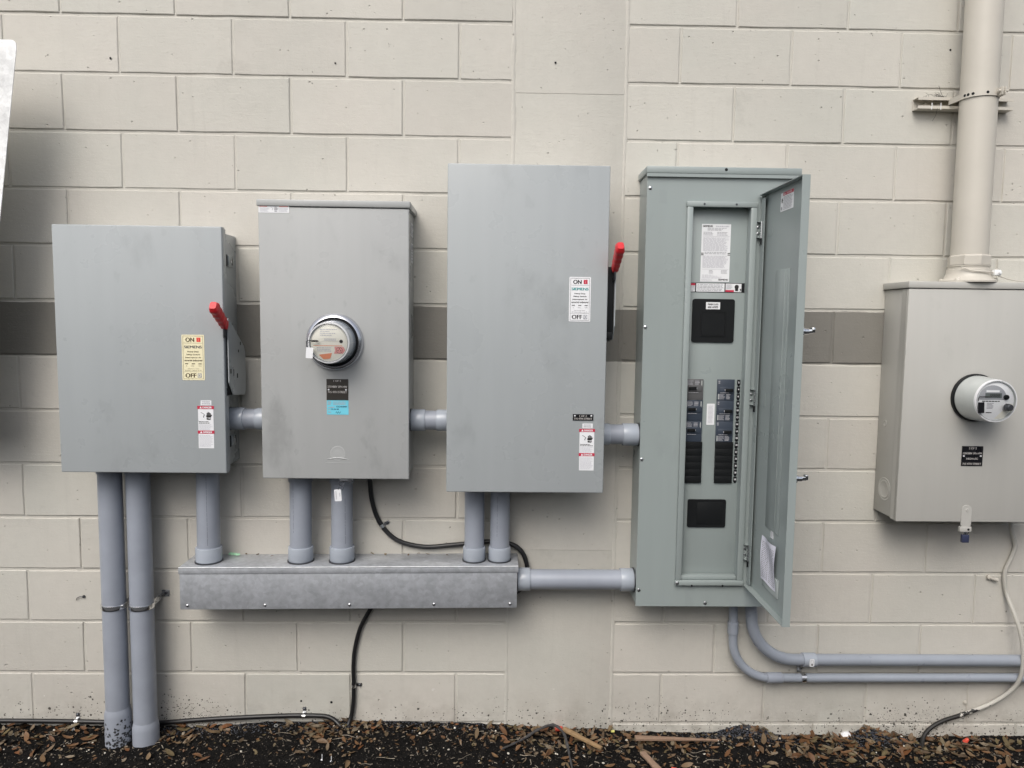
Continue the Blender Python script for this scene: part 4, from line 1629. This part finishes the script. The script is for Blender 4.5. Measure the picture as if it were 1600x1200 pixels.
# circuit number strips
for x0, x1, first in ((2.2365, 2.2485, 2), (2.0462, 2.0484, 1)):
    m_ = MB()
    for i in range(15):
        zc = 1.3590 - i * .02545
        m_.box(x0, x1, DF - .0004, DF - .0022, zc - .0100, zc + .0100, .003 if first == 2 else .0005)
        m_.box(x0 + .0022 if first == 2 else x0, x1 - .0022 if first == 2 else x1, DF - .0004, DF - .0018, zc - .0135, zc - .0095)
    ns = m_.build("number_strip", 'plate_black', pb)
    if first == 2:
        b = Print((2.2365, DF - .0024, 0))
        for i in range(15):
            zc = 1.3590 - i * .02545
            b.text(str(first + 2 * i), .006, zc - .0030, .0060, .0038 if i < 4 else .0068, .0006, bold=.0003)
        b.build("lettering", ["white"], ns, smooth=False)
b = Print((2.130, DF - .0003, 1.203))
b.slab(0, .0285, 0, .0775, .0006, 0, .002)
lb_ = b.build("torque_sticker", 'white', pb)
b = Print((2.130, DF - .0009, 1.203))
b.greek(.005, .024, .006, .071, 14, 0, .0006, fill=.5, ragged=.2)
b.build("lettering", ["ink_pale"], lb_, smooth=False)

# door, swung out square to the wall
XD = 2.302
m_ = MB()
m_.box(XD - .002, XD, -.152, -.522, .616, 2.0205)
m_.box(XD - .0245, XD - .0021, -.5185, -.522, .616, 2.0205)                  # free edge flange
m_.box(XD - .0245, XD - .0021, -.153, -.5184, 2.0180, 2.0205)                # top flange
m_.box(XD - .0245, XD - .0021, -.153, -.5184, .616, .6185)                   # bottom flange
m_.box(XD - .0140, XD - .0021, -.152, -.1545, .6190, 2.0175)                 # hinge flange
m_.box(XD - .0140, XD - .0116, -.1550, -.1850, .630, 2.008)
dr = m_.build("door", 'green', pb, smooth=False)
m_ = MB()
m_.box(XD - .0040, XD - .0021, -.285, -.405, .876, 1.750, .0009)
m_.box(XD - .0065, XD - .0041, -.366, -.374, .880, 1.746, .001)
m_.box(XD - .0056, XD - .0041, -.392, -.396, .880, 1.746)
m_.build("stiffener", 'green', dr)
for hz_ in (1.900, 1.310, .742):
    m_ = MB()
    m_.box(2.2725, 2.2995, -.1466, -.1490, hz_ - .028, hz_ + .028)
    m_.box(2.2745, 2.2990, -.1492, -.1620, hz_ + .0262, hz_ + .0282)
    m_.box(2.2745, 2.2990, -.1492, -.1620, hz_ - .0282, hz_ - .0262)
    m_.box(2.2890, XD - .0145, -.1860, -.1890, hz_ - .027, hz_ + .027)
    m_.box(XD - .0030, XD - .0022, -.190, -.235, hz_ - .026, hz_ + .026)
    hg = m_.build("hinge", 'green', dr, smooth=False)
    m_ = MB()
    m_.cyl((2.2860, -.166, hz_ - .030), (2.2860, -.166, hz_ + .028), .0036, n=12)
    m_.build("hinge_barrel", 'steel', hg)
    m_ = MB()
    m_.cyl((2.2860, -.166, hz_ - .052), (2.2860, -.166, hz_ - .031), .0042, n=12)
    m_.build("hinge_pin", 'black', hg)
    m_ = MB()
    for dz in (-.012, .010):
        m_.lathe([(.0052, 0), (.0048, .0022), (.002, .0032)], (2.2795, -.1491, hz_ + dz), (0, -1, 0), 12)
    m_.build("hinge_screw", 'steel', hg)
# labels on the inside of the door
U = (0, -1, 0)
b = Print((XD - .0022, -.299, 1.9405), U)
b.slab(0, .107, 0, .060, .0006)
lb_ = b.build("danger_sticker", 'white', dr)
b = Print((XD - .0028, -.299, 1.9405), U)
b.rect(.022, .107, .0495, .060, .0006, 1)
b.text("DANGER", .072, .0515, .0062, .042, .0009, 2)
b.poly([(.030, .0512), (.040, .0512), (.035, .0590)], .0009, 2)
hand(b, .009, .027, .016, 0, .0006)
b.greek(.026, .102, .0035, .047, 10, 3, .0006, fill=.45, ragged=.2)
disc(b, .011, .010, .006, .0006, 3, 14)
b.build("lettering", ["ink", "ink_red", "white", "ink_grey"], lb_, smooth=False)
b = Print((XD - .0022, -.336, .851), U)
b.slab(0, .024, 0, .027, .0006)
lb_ = b.build("door_tag", 'white', dr)
b = Print((XD - .0028, -.336, .851), U)
b.greek(.006, .018, .004, .023, 5, 0, .0006, fill=.5)
b.build("lettering", ["ink_grey"], lb_, smooth=False)
m_ = MB()
m_.box(XD - .0062, XD - .0023, -.285, -.425, .668, .730, .001)
m_.build("directory_pocket", 'clear_grey', dr)
m_ = MB()
m_.box(XD - .0100, XD - .0025, -.490, -.512, .655, .675, .001)
m_.build("latch_catch", 'black', dr)
for lz in (1.5500, 1.0900):
    m_ = MB()
    m_.lathe([(.0155, 0), (.0150, .004), (.0100, .008), (.0085, .022)], (XD + .0002, -.506, lz), (1, 0, 0), 24)
    m_.box(XD + .020, XD + .036, -.500, -.512, lz - .006, lz + .007, .003)
    m_.box(XD + .030, XD + .040, -.497, -.515, lz - .004, lz + .013, .003)
    lt = m_.build("door_latch", 'chrome', dr)
    m_ = MB()
    m_.lathe([(.011, 0), (.010, .004)], (XD - .0022, -.500, lz), (-1, 0, 0), 14)
    m_.box(XD - .008, XD - .005, -.492, -.512, lz - .022, lz + .006, .001)
    m_.build("latch_cam", 'dark_steel', lt)
# circuit directory held in the pocket
dp = thing("directory_sheet", "crinkled printed directory sheet tucked in a pocket inside the open door", "paper sheet", (XD - .01, -.345, .77))
m_ = MB()
nx_, nz_ = 10, 16


def sheet_pt(a, b, off=0.0):
    y = -.281 - .130 * a + .006 * math.sin(b * 5) * (a - .5)
    z = .690 + .152 * b + .004 * math.sin(a * 6.0) * (1 - b)
    x = XD - .0095 - .006 * math.sin(a * 5.5 + b * 4.0) * (.4 + b * .4) - .004 * b - off
    return (x, y, z)


for j in range(nz_ + 1):
    for i in range(nx_ + 1):
        m_.v.append(sheet_pt(i / nx_, j / nz_))
for j in range(nz_):
    for i in range(nx_):
        a = j * (nx_ + 1) + i
        m_.f.append((a, a + 1, a + nx_ + 2, a + nx_ + 1))
        m_.mi.append(0)
m_.build("paper", 'paper', dp, ang=3)
m_ = MB()
gg = random.Random(77)
for half in (0, 1):
    for r_i in range(20):
        b0 = .07 + r_i * .042
        a = .06 + half * .47
        while a < .45 + half * .47:
            w = gg.uniform(.04, .13)
            m_.add([sheet_pt(a, b0, .0007), sheet_pt(min(a + w, .47 + half * .47), b0, .0007), sheet_pt(min(a + w, .47 + half * .47), b0 + .020, .0007), sheet_pt(a, b0 + .020, .0007)], [(0, 1, 2, 3)])
            a += w + .03
m_.build("lettering", 'ink_grey', dp, smooth=False)

# ------------------------------------------------------------------ wireway trough
wy = thing("wireway", "long low galvanised wiring trough under the grey cabinets", "wiring trough", (.84, 0, .515))
SL = .0102


def shear(mb, k=0):
    mb.v = [(x, y, z + (x - .228) * SL) for x, y, z in mb.v]
    return mb


m_ = MB()
m_.box(.231, 1.446, -.0005, -.1455, .520, .666, .002)
shear(m_).build("trough_body", 'galv', wy)
m_ = MB()
m_.box(.229, 1.448, -.146, -.1495, .514, .6560, .001)
shear(m_).build("front_cover", 'galv', wy)
m_ = MB()
m_.box(.226, 1.452, -.0005, -.1525, .6665, .6705, .0012)
m_.box(.226, 1.452, -.1500, -.1525, .6475, .6664, .0008)
shear(m_).build("top_cover", 'galv', wy)
m_ = MB()
m_.cyl((.2265, -.1518, .6699), (1.4515, -.1518, .6699), .0017, n=10)
shear(m_).build("highlight_hem", 'edge_highlight', wy)  # pale hem colour carries the lip's highlight line besides its scuffs
for x in (.255, .534, .839, 1.146, 1.423):
    m_ = MB()
    m_.lathe([(.0052, 0), (.0050, .002), (.0025, .0036), (.0006, .004)], (x, -.1497, .529 + (x - .228) * SL), (0, -1, 0), 14)
    m_.build("screw", 'steel', wy)
ztop = lambda x: .6706 + (x - .228) * SL
# bits of litter lying on the trough
for i, x in enumerate((.425, .470, .53, .90, .953, 1.04, 1.075, 1.11, 1.187)):
    o = leaf0.copy()
    o.data = leaf_meshes[i % len(leaf_meshes)]
    o["label"] = ("small dry leaf on the trough between the single upright conduit and the tagged pair" if x < .6 else
                  "small dry leaf on the trough under the looping black cable")
    o["group"] = "dry leaves at the left on the trough" if x < .6 else "dry leaves in the middle of the trough"
    s = (.35, .5, .45)[i % 3]
    o.scale = (s, s, s)
    o.location = (x, -.016 - .012 * (i % 3), ztop(x) + .006)
    o.rotation_euler = (rnd.uniform(-.5, .5), rnd.uniform(-.3, .3), rnd.uniform(0, 6))
    col.objects.link(o)
m_ = MB()
for k in range(4):
    x = .355 + k * .011
    m_.prism([(0, 0), (.016, .002), (.013, .010), (.003, .008)], (x, -.012 - .004 * k, ztop(x) + .001), (1, 0, .1), (0, .3, .9), .0006)
put(m_, "paper_scrap", 'greenscrap', "crumpled green and white paper scrap on the left end of the trough", "scrap")

# ------------------------------------------------------------------ conduits
def run(label, p0, p1, r, c0=None, c1=None, group=None, mat='pvc', pipe_name="pipe", nut0=False, nut1=False):
    """straight conduit between two cabinets; c0/c1 = (radius, length) of the end fittings"""
    p0, p1 = Vector(p0), Vector(p1)
    t = thing("conduit", label, "conduit", p1 if p1.z < p0.z else p0, group)
    ax = (p1 - p0).normalized()
    m1 = MB()
    m1.cyl(p0, p1, r, n=40)
    m1.build(pipe_name, mat, t)
    for q, a, c, nut in ((p0, ax, c0, nut0), (p1, -ax, c1, nut1)):
        if not c: continue
        m2 = MB()
        m2.lathe([(c[0] * .97, .0), (c[0], .002), (c[0], c[1] - .003), (c[0] * .975, c[1]), (r * 1.0, c[1])], q + a * .004, a, 40)
        f = m2.build("fitting", 'pvc_light' if len(c) < 3 else c[2], t)
        m3 = MB()
        m3.lathe([(c[0] * 1.06, 0), (c[0] * 1.06, .0038)], q, a, 40)
        m3.build("locknut", 'dark_steel', f)
    return t


VG = "upright conduits between cabinet and trough"
run("single upright grey conduit from the left safety switch down to the trough", (.312, -.080, 1.039), (.309, -.080, ztop(.31)), .0405, (.0445, .026, 'pvc'), (.0470, .052), VG)
run("left of the two conduits between the round meter cabinet and the trough", (.650, -.080, 1.012), (.647, -.080, ztop(.65)), .0395, (.0440, .034, 'pvc'), (.0455, .052), VG)
run("right of the two conduits under the meter cabinet, behind the paper tag", (.801, -.080, 1.012), (.799, -.080, ztop(.8)), .0390, (.0445, .038, 'pvc'), (.0455, .052), VG)
run("left of the two conduits from the tall safety switch down to the trough", (1.289, -.080, .983), (1.289, -.080, ztop(1.29)), .0365, (.0395, .026, 'pvc'), (.0415, .048), VG)
run("right of the two conduits from the tall safety switch, before the black cable loop", (1.384, -.080, .983), (1.383, -.080, ztop(1.38)), .0360, (.0395, .026, 'pvc'), (.0415, .048), VG)
HG = "short level conduits joining neighbouring cabinets"
run("short level conduit joining the left safety switch to the meter cabinet", (.4025, -.100, 1.207), (.5565, -.100, 1.207), .0360, (.0405, .052), (.0395, .052), HG)
run("short level conduit joining the meter cabinet to the tall safety switch", (1.0545, -.100, 1.208), (1.214, -.100, 1.208), .0350, (.0395, .050), (.0390, .060), HG)
run("short level conduit joining the tall safety switch to the open panel", (1.7215, -.100, 1.162), (1.887, -.100, 1.162), .0365, (.0400, .055), (.0410, .056), HG)
run("level conduit running from the trough end to the open panel", (1.4475, -.085, .6105), (1.887, -.085, .6105), .0370, (.0425, .046), (.0425, .048), HG)


def tall(label, x, top, bot, zb0, zb1, mat, rb):
    t = thing("conduit", label, "conduit", (x, -.085, bot), "tall conduits rising out of the mulch")
    m1 = MB()
    r = .0412
    m1.lathe([(r, 0), (r, top - .03 - zb1), ], (x, -.085, zb1), (0, 0, 1), 44, cap0=False)
    m1.build("pipe", 'pvc', t)
    m2 = MB()
    m2.lathe([(rb, 0), (rb, zb0 - bot), (rb * .985, zb0 - bot + .006), (r * 1.03, zb1 - bot - .004), (r * 1.001, zb1 - bot)], (x, -.085, bot), (0, 0, 1), 44, cap1=False)
    m2.build("bell_end", mat, t)
    m3 = MB()
    m3.lathe([(r * 1.09, 0), (r * 1.09, .034)], (x, -.085, top - .036), (0, 0, 1), 44)
    m3.build("fitting", 'pvc', t)


tall("left of the two tall conduits, its bell end spattered with mud", -.041, 1.039, -.12, .088, .112, 'pvc_mud', .0465)
tall("right of the two tall conduits, with a clean bell end", .0605, 1.039, -.12, .034, .060, 'pvc', .0465)
for x, ex, lab in ((-.041, .018, "silver pipe strap around the left of the two tall conduits"), (.0605, .100, "silver pipe strap around the right tall conduit, its bolted ear at right")):
    t = thing("pipe_strap", lab, "pipe strap", (x, -.085, .505), "silver straps on the tall conduits")
    m_ = MB()
    m_.lathe([(.0415, -.0095), (.0440, -.0090), (.0456, -.0045), (.0448, 0), (.0456, .0045), (.0440, .0090), (.0415, .0095)], (x, -.085, .505), (0, 0, 1), 44, cap0=False, cap1=False)
    m_.build("band", 'band_metal', t)
    m_ = MB()
    m_.box(x + .036, x + .0395, -.001, -.085, .499, .523, .001)
    m_.box(x + .036, x + .066, -.001, -.0042, .507, .533, .001)
    er = m_.build("ear", 'steel', t)
    m_ = MB()
    m_.lathe([(.0065, 0), (.006, .004)], (x + .053, -.0043, .521), (0, -1, 0), 6)
    m_.build("bolt", 'dark_steel', er)


for x, r, za, zb, nm, off in ((.3105, .0405, .742, 1.000, 0, .25), (.6485, .0395, .79, .955, 1, -.45), (.800, .0390, .75, .90, 2, .5), (1.384, .0360, .78, .93, 4, -.3)):
    par = [o for o in col.objects if o.get("group") == VG][nm]
    a = off
    m_ = MB()
    gg = random.Random(nm)
    z = za
    while z < zb:
        L_ = gg.uniform(.006, .030)
        xa = x + (r + .0003) * math.sin(a - .016)
        xb_ = x + (r + .0003) * math.sin(a + .016)
        ya, yb_ = -.080 - (r + .0003) * math.cos(a - .016), -.080 - (r + .0003) * math.cos(a + .016)
        m_.add([(xa, ya, z), (xb_, yb_, z), (xb_, yb_, z + L_), (xa, ya, z + L_)], [(0, 1, 2, 3)])
        z += L_ + (.002 if nm == 0 else .004)
    m_.build("pipe_print", 'ink_pipe', par, smooth=False)


def bent(label, pts, r, group):
    t = thing("conduit", label, "conduit", (pts[0][0], pts[0][1], min(q[2] for q in pts)), group)
    m1 = MB()
    m1.tube(pts, r, 24)
    m1.build("pipe", 'pvc_blue', t)
    return t


M['pvc_blue'] = pm("blue_grey_pvc", (.290, .318, .366), .32, var=.07, vscale=9)


def elbow(cx, cz, rad, y, n=18):
    return [(cx - rad * math.cos(R(90 * i / n)), y, cz - rad * math.sin(R(90 * i / n))) for i in range(n + 1)]


EG = "elbowed conduits leaving under the open panel"
ys = -.036
small = [(2.2815, ys, .536), (2.2825, ys, .50), (2.2850, ys, .43), (2.2865, ys, .3675)] + elbow(2.287 + .152, .357, .152, ys)[1:] + [(2.6, ys, .205), (3.0, ys, .206), (5.0, ys, .212)]
t = bent("thinner lower conduit curving from under the panel and running level to the right", small, .0168, EG)
m_ = MB()
m_.lathe([(.0175, 0), (.0205, .001), (.0205, .044), (.0178, .046)], (2.2850, ys, .383), (0, 0, 1), 26)
m_.build("coupling", 'pvc_blue', t)
m_ = MB()
m_.lathe([(.0175, 0), (.0205, .001), (.0205, .058), (.0178, .062)], (2.424, ys, .2052), (1, 0, .002), 26)
m_.build("coupling", 'pvc', t)
yb = -.046
big = [(2.3470, yb, .536), (2.3485, yb, .50), (2.3510, yb, .465)] + elbow(2.3515 + .175, .458, .175, yb)[0:] + [(2.62, yb, .2830), (3.0, yb, .2825), (5.0, yb, .2790)]
t = bent("thicker upper conduit curving from under the panel and running level to the right", big, .0220, EG)
m_ = MB()
m_.lathe([(.0225, 0), (.0262, .001), (.0262, .050), (.0228, .052)], (2.555, yb, .283), (1, 0, -.002), 28)
cp = m_.build("coupling", 'pvc_light', t)
b = Print((2.573, yb - .0266, .268))
b.slab(0, .0185, 0, .030, .0006, 0, .004)
lb_ = b.build("barcode_sticker", 'white', cp)
b = Print((2.573, yb - .0272, .268))
b.frame(.004, .0145, .012, .025, .0012, .0006, 0)
b.rect(.005, .008, .004, .0105, .0006, 1)
b.rect(.0095, .0135, .004, .0105, .0006, 1)
b.build("lettering", ["ink_grey", "ink"], lb_, smooth=False)
t = thing("pipe_strap", "small silver clamp holding the thinner elbowed conduit below the coupling", "pipe strap", (2.56, -.03, .2))
m_ = MB()
m_.lathe([(.0172, -.009), (.0190, -.009), (.0190, .009), (.0172, .009)], (2.566, ys, .2053), (1, 0, 0), 24, cap0=False, cap1=False)
m_.build("band", 'steel', t)
m_ = MB()
m_.box(2.548, 2.566, -.016, -.020, .222, .262, .001)
m_.cyl((2.557, -.0205, .243), (2.557, -.034, .243), .006, n=12)
m_.build("ear", 'steel', t)

# thick riser with hub, strut and clamp
rs = thing("riser_pipe", "thick beige riser pipe going up from the beige meter cabinet", "pipe", (3.068, -.1, 1.73))
m_ = MB()
m_.cyl((3.070, -.100, 1.80), (3.063, -.100, 3.4), .0600, n=56)
m_.build("pipe", 'tanpipe', rs)
m_ = MB()
m_.lathe([(.0690, 0), (.0690, .030), (.0660, .034)], (3.071, -.100, 1.792), (0, 0, 1), 8)
m_.build("hub_nut", 'tanpipe', rs, smooth=False)
m_ = MB()
m_.lathe([(.092, 0), (.092, .006), (.078, .016), (.071, .034), (.0705, .046), (.0660, .048), (.0660, .056), (.0690, .058), (.0690, .062)], (3.071, -.100, 1.7285), (0, 0, 1), 44)
for a in (35, 145, 215, 325, 270):
    cx, cy = 3.071 + .083 * math.cos(R(a)), -.100 + .083 * math.sin(R(a))
    if cy < -.172: cy = -.166
    m_.lathe([(.010, 0), (.009, .012), (.006, .016)], (cx, cy, 1.7285), (0, 0, 1), 12)
m_.build("hub", 'tanpipe', rs)
gw = tag(MB().build("x", 'steel', None) if False else thing("ground_wire", "thin painted wire wrapped round the riser hub and lying on the cabinet top", "wire", (3.1, -.17, 1.75)))
m_ = MB()
m_.tube(spline([(3.010, -.152, 1.782), (3.040, -.172, 1.768), (3.085, -.176, 1.764), (3.118, -.165, 1.762), (3.140, -.160, 1.752), (3.20, -.158, 1.7365), (3.30, -.150, 1.7325)], 6), .0022, 8)
m_.tube(spline([(3.118, -.166, 1.762), (3.132, -.160, 1.775), (3.150, -.150, 1.778)], 5), .0016, 8)
m_.build("strand", 'tanpipe', gw)
m_ = MB()
m_.box(3.118, 3.142, -.155, -.175, 1.752, 1.772, .003)
m_.lathe([(.006, 0), (.005, .004)], (3.136, -.1755, 1.762), (0, -1, 0), 12)
m_.build("lug", 'galv_pale', gw)

su = thing("strut_channel", "short beige slotted strut channel bolted to the wall behind the riser pipe", "strut", (3.06, 0, 2.35))
m_ = MB()
X0, X1, Z0, Z1 = 2.885, 3.236, 2.358, 2.399
m_.box(X0, X1, -.0006, -.0032, Z0, Z1)
m_.box(X0, X1, -.0032, -.0400, Z1 - .0026, Z1)
m_.box(X0, X1, -.0032, -.0400, Z0, Z0 + .0026)
m_.box(X0, X1, -.0374, -.0400, Z1 - .0105, Z1 - .0026)
m_.box(X0, X1, -.0374, -.0400, Z0 + .0026, Z0 + .0105)
m_.build("channel", 'tanpipe', su, smooth=False)
for x in (2.93, 2.975, 3.195):
    m_ = MB()
    m_.lathe([(.009, 0), (.009, .006), (.007, .008)], (x, -.0033, (Z0 + Z1) / 2), (0, -1, 0), 6)
    m_.build("bolt", 'tanpipe', su, smooth=False)
for x in (2.935, 2.968):
    m_ = MB()
    m_.tube([(x, -.0405, 2.354), (x, -.0415, 2.366), (x, -.0405, 2.378)], .0014, 6)
    m_.build("zip_tie", 'white', su)
pc = thing("pipe_clamp", "beige perforated clamp wrapped round the riser pipe on the strut", "pipe clamp", (3.066, -.1, 2.385))
m_ = MB()
N = 30
pts = []
for i in range(N + 1):
    a = R(172 + (348 - 172) * i / N)
    pts.append((3.0665 + .0622 * math.cos(a), -.100 + .0622 * math.sin(a)))
pts = [(2.9985, -.040)] + pts + [(3.1345, -.040)]
vs = [(x, y, z) for x, y in pts for z in (2.372, 2.392)]
vs2 = []
for (x, y) in pts:
    d = Vector((x - 3.0665, y + .100)).normalized() * .0022
    vs2 += [(x + d.x, y + d.y, 2.372), (x + d.x, y + d.y, 2.392)]
n = len(pts)
fs = []
for i in range(n - 1):
    fs.append((2 * i, 2 * i + 1, 2 * i + 3, 2 * i + 2))
    o2 = 2 * n
    fs.append((o2 + 2 * i, o2 + 2 * i + 2, o2 + 2 * i + 3, o2 + 2 * i + 1))
    fs.append((2 * i + 1, o2 + 2 * i + 1, o2 + 2 * i + 3, 2 * i + 3))
    fs.append((2 * i, 2 * i + 2, o2 + 2 * i + 2, o2 + 2 * i))
m_.add(vs + vs2, fs)
m_.build("band", 'tanpipe', pc)
m_ = MB()
for dx in (0, .010):
    m_.box(3.098 + dx, 3.1015 + dx, -.150, -.180, 2.370, 2.398, .001)
m_.cyl((3.090, -.168, 2.386), (3.124, -.168, 2.386), .0045, n=10)
m_.build("clamp_ears", 'tanpipe', pc)
m_ = MB()
for a in (197, 208, 222, 262):
    x, y = 3.0665 + .0645 * math.cos(R(a)), -.100 + .0645 * math.sin(R(a))
    d = Vector((math.cos(R(a)), math.sin(R(a)), 0))
    m_.lathe([(.0050, 0), (.0048, .0004)], (x, y, 2.382), d, 12)
m_.build("clamp_hole", 'black' if True else '', pc)
# cobweb and dry stalks caught above the strut
m_ = MB()
gg = random.Random(9)
for i in range(16):
    x = gg.uniform(2.91, 3.0)
    z = 2.399 + gg.uniform(-.002, .004)
    m_.tube(spline([(x, -.02, z), (x + gg.uniform(-.012, .012), -.025, z + gg.uniform(.004, .014)), (x + gg.uniform(-.03, .03), -.03, z + gg.uniform(-.002, .02))], 3), .0005, 5)
m_.tube(spline([(2.985, -.03, 2.395), (2.978, -.02, 2.42), (2.973, -.012, 2.447)], 4), .0008, 5)
m_.tube(spline([(2.955, -.042, 2.36), (2.958, -.03, 2.34), (2.957, -.012, 2.322)], 4), .0006, 5)
put(m_, "spider_nest", 'root', "wispy nest of dry stalks and web on the strut channel", "nest")

# ------------------------------------------------------------------ cables and clips
def cable(label, pts, r, mat, nm="cable", k=8):
    m1 = MB()
    m1.tube(spline(pts, k), r, 12)
    return put(m1, nm, mat, label, "cable")


yc = -.011
cable("black cable looping from under the meter cabinet behind two conduits to the trough end",
      [(.893, -.06, 1.03), (.894, -.030, .975), (.897, -.016, .905), (.913, yc, .835), (.944, yc, .779), (1.000, yc, .731), (1.095, yc, .709), (1.20, yc, .716),
       (1.345, yc, .731), (1.43, yc - .002, .721), (1.473, -.016, .687), (1.4905, -.018, .63), (1.487, -.018, .575), (1.462, -.020, .545), (1.430, -.05, .535)], .0088, 'black_rub')
cable("black cable dropping from under the trough down into the mulch",
      [(.925, -.04, .525), (.905, -.016, .485), (.888, yc, .457), (.853, yc, .390), (.832, yc, .310), (.825, yc, .240), (.8255, yc, .165), (.823, yc, .085), (.814, -.016, .030),
       (.797, -.045, -.010), (.785, -.10, -.020), (.768, -.17, -.030), (.752, -.25, -.062)], .0082, 'black_rub')
cable("black cable running along the wall foot and bending down into the mulch",
      [(-1.2, yc, .016), (-.528, yc, .014), (-.285, yc, .012), (-.127, yc, .009), (.02, yc, .004), (.09, yc, .007), (.20, yc, .016), (.300, yc, .023), (.449, yc, .031), (.580, yc, .036), (.665, yc, .036),
       (.725, yc, .031), (.765, -.022, .012), (.790, -.046, -.012), (.790, -.10, -.026), (.778, -.17, -.040), (.766, -.26, -.075)], .0088, 'black_rub')
cable("beige painted cable from the beige cabinet bending down the wall into the mulch",
      [(3.335, -.05, .90), (3.343, -.030, .835), (3.359, -.018, .785), (3.377, -.014, .742), (3.380, -.013, .716), (3.366, -.012, .672), (3.349, -.012, .625), (3.350, -.012, .58), (3.361, -.014, .532),
       (3.378, -.05, .450), (3.392, -.066, .385), (3.402, -.070, .31), (3.402, -.064, .225), (3.386, -.040, .157), (3.325, -.018, .092), (3.225, -.014, .047), (3.135, -.014, .015), (3.075, -.022, -.022),
       (3.040, -.055, -.055), (3.020, -.12, -.075), (3.010, -.24, -.10)], .0078, 'cable_tan')
m_ = MB()


def clip(label, x, z, ang, size=.011):
    t = thing("cable_clip", label, "cable clip", (x, 0, z), "small clips pinning the black cables")
    c, s = math.cos(ang), math.sin(ang)
    u, v = Vector((c, 0, s)), Vector((-s, 0, c))         # u along the cable, v across it
    m1 = MB()
    pts = []
    for i in range(13):
        a = R(180 * i / 12)
        pts.append(v * (-.0106 * math.cos(a)) + Vector((0, -.003 - .0185 * math.sin(a), 0)))
    vs, fs = [], []
    for q in pts:
        for sgn in (-1, 1):
            vs.append(Vector((x, 0, z)) + q + u * (.0065 * sgn))
    for i in range(12):
        fs.append((2 * i, 2 * i + 1, 2 * i + 3, 2 * i + 2))
    m1.add(vs, fs)
    o = Vector((x, -.002, z)) + v * .010
    m1.add([o - u * .0065, o + u * .0065, o + u * .0065 + v * .020, o - u * .0065 + v * .020], [(0, 1, 2, 3)])
    m1.build("band", 'steel', t)
    m2 = MB()
    m2.lathe([(.0058, 0), (.0056, .003), (.003, .005)], o + v * .012 - Vector((0, .0008, 0)), (0, -1, 0), 10)
    m2.build("nail_head", 'dark_steel', t)


clip("small clip pinning the looping black cable under the meter cabinet", .937, .789, R(-60))
clip("small clip pinning the black cable that drops below the trough", .8252, .157, R(-90))
clip("small clip on the low black cable, just left of where the cables meet", .633, .036, R(0))
clip("small clip on the low black cable, left of the two tall conduits", -.239, .012, R(0))
# frayed silver strap below the left clip
m_ = MB()
gg = random.Random(12)
for i in range(7):
    x = -.247 + gg.uniform(-.012, .012)
    m_.tube(spline([(x, -.012, .000), (x + gg.uniform(-.01, .01), -.020, -.008), (x + gg.uniform(-.012, .008), -.034, -.012)], 4), .0014, 6)
put(m_, "frayed_strand", 'galv_pale', "frayed end of bare wire hanging below the left cable clip", "wire")
# painted connector stub and bent wire on the wall
m_ = MB()
m_.lathe([(.010, 0), (.010, .010), (.007, .012)], (3.292, -.001, .600), (0, -1, 0), 14)
m_.tube([(3.292, -.010, .600), (3.305, -.012, .594), (3.320, -.012, .590)], [.006, .0055, .0085], 10)
put(m_, "cable_clip", 'tanpipe', "beige painted cable clip standing empty beside the beige cable", "cable clip")
m_ = MB()
m_.lathe([(.006, 0), (.005, .004)], (-.198, -.001, .504), (0, -1, 0), 10)
m_.tube(spline([(-.198, -.006, .504), (-.208, -.008, .506), (-.222, -.006, .499), (-.226, -.003, .490)], 4), .0013, 6)
put(m_, "wire_stub", 'dark_steel', "short bent wire stub sticking out of the wall left of the tall conduits", "wire")
m_ = MB()
m_.lathe([(.007, 0), (.007, .004), (.004, .005)], (3.234, -.001, .088), (0, -1, 0), 14)
put(m_, "wall_plug", 'tanpipe', "small round painted plug in the wall above the muddy cable", "plug")
# white foam lump with a dark hole at the right wall foot
m_ = MB()
m_.lathe([(.022, 0), (.020, .005), (.013, .010), (.003, .012)], (2.765, -.006, -.046), (0, -.2, 1), 14)
put(m_, "caulk_lump", 'white', "white lump of filler at the wall foot beside the gravel heap", "filler")

# ------------------------------------------------------------------ metal sheet at the left edge
sh = thing("metal_shield", "pale galvanised metal shield standing off the wall at the top left corner", "metal shield", (-.6, -.2, 1.9))
poly = [(-1.25, 1.15), (-.4225, 1.15), (-.236, 2.448)]
for i in range(6):
    a = R(-8 + 98 * i / 5)
    poly.append((-.252 + .016 * math.cos(a), 2.461 + .016 * math.sin(a)))
poly += [(-1.25, 2.477)]
m_ = MB()
m_.prism(poly, (0, -.199, 0), (1, 0, 0), (0, 0, 1), .003)
m_.build("sheet", 'galv_pale', sh)
m_ = MB()
m_.box(-.80, -.74, -.0005, -.1985, 2.26, 2.32, .003)
m_.box(-.80, -.74, -.0005, -.1985, 1.50, 1.56, .003)
m_.build("standoff", 'galv', sh)
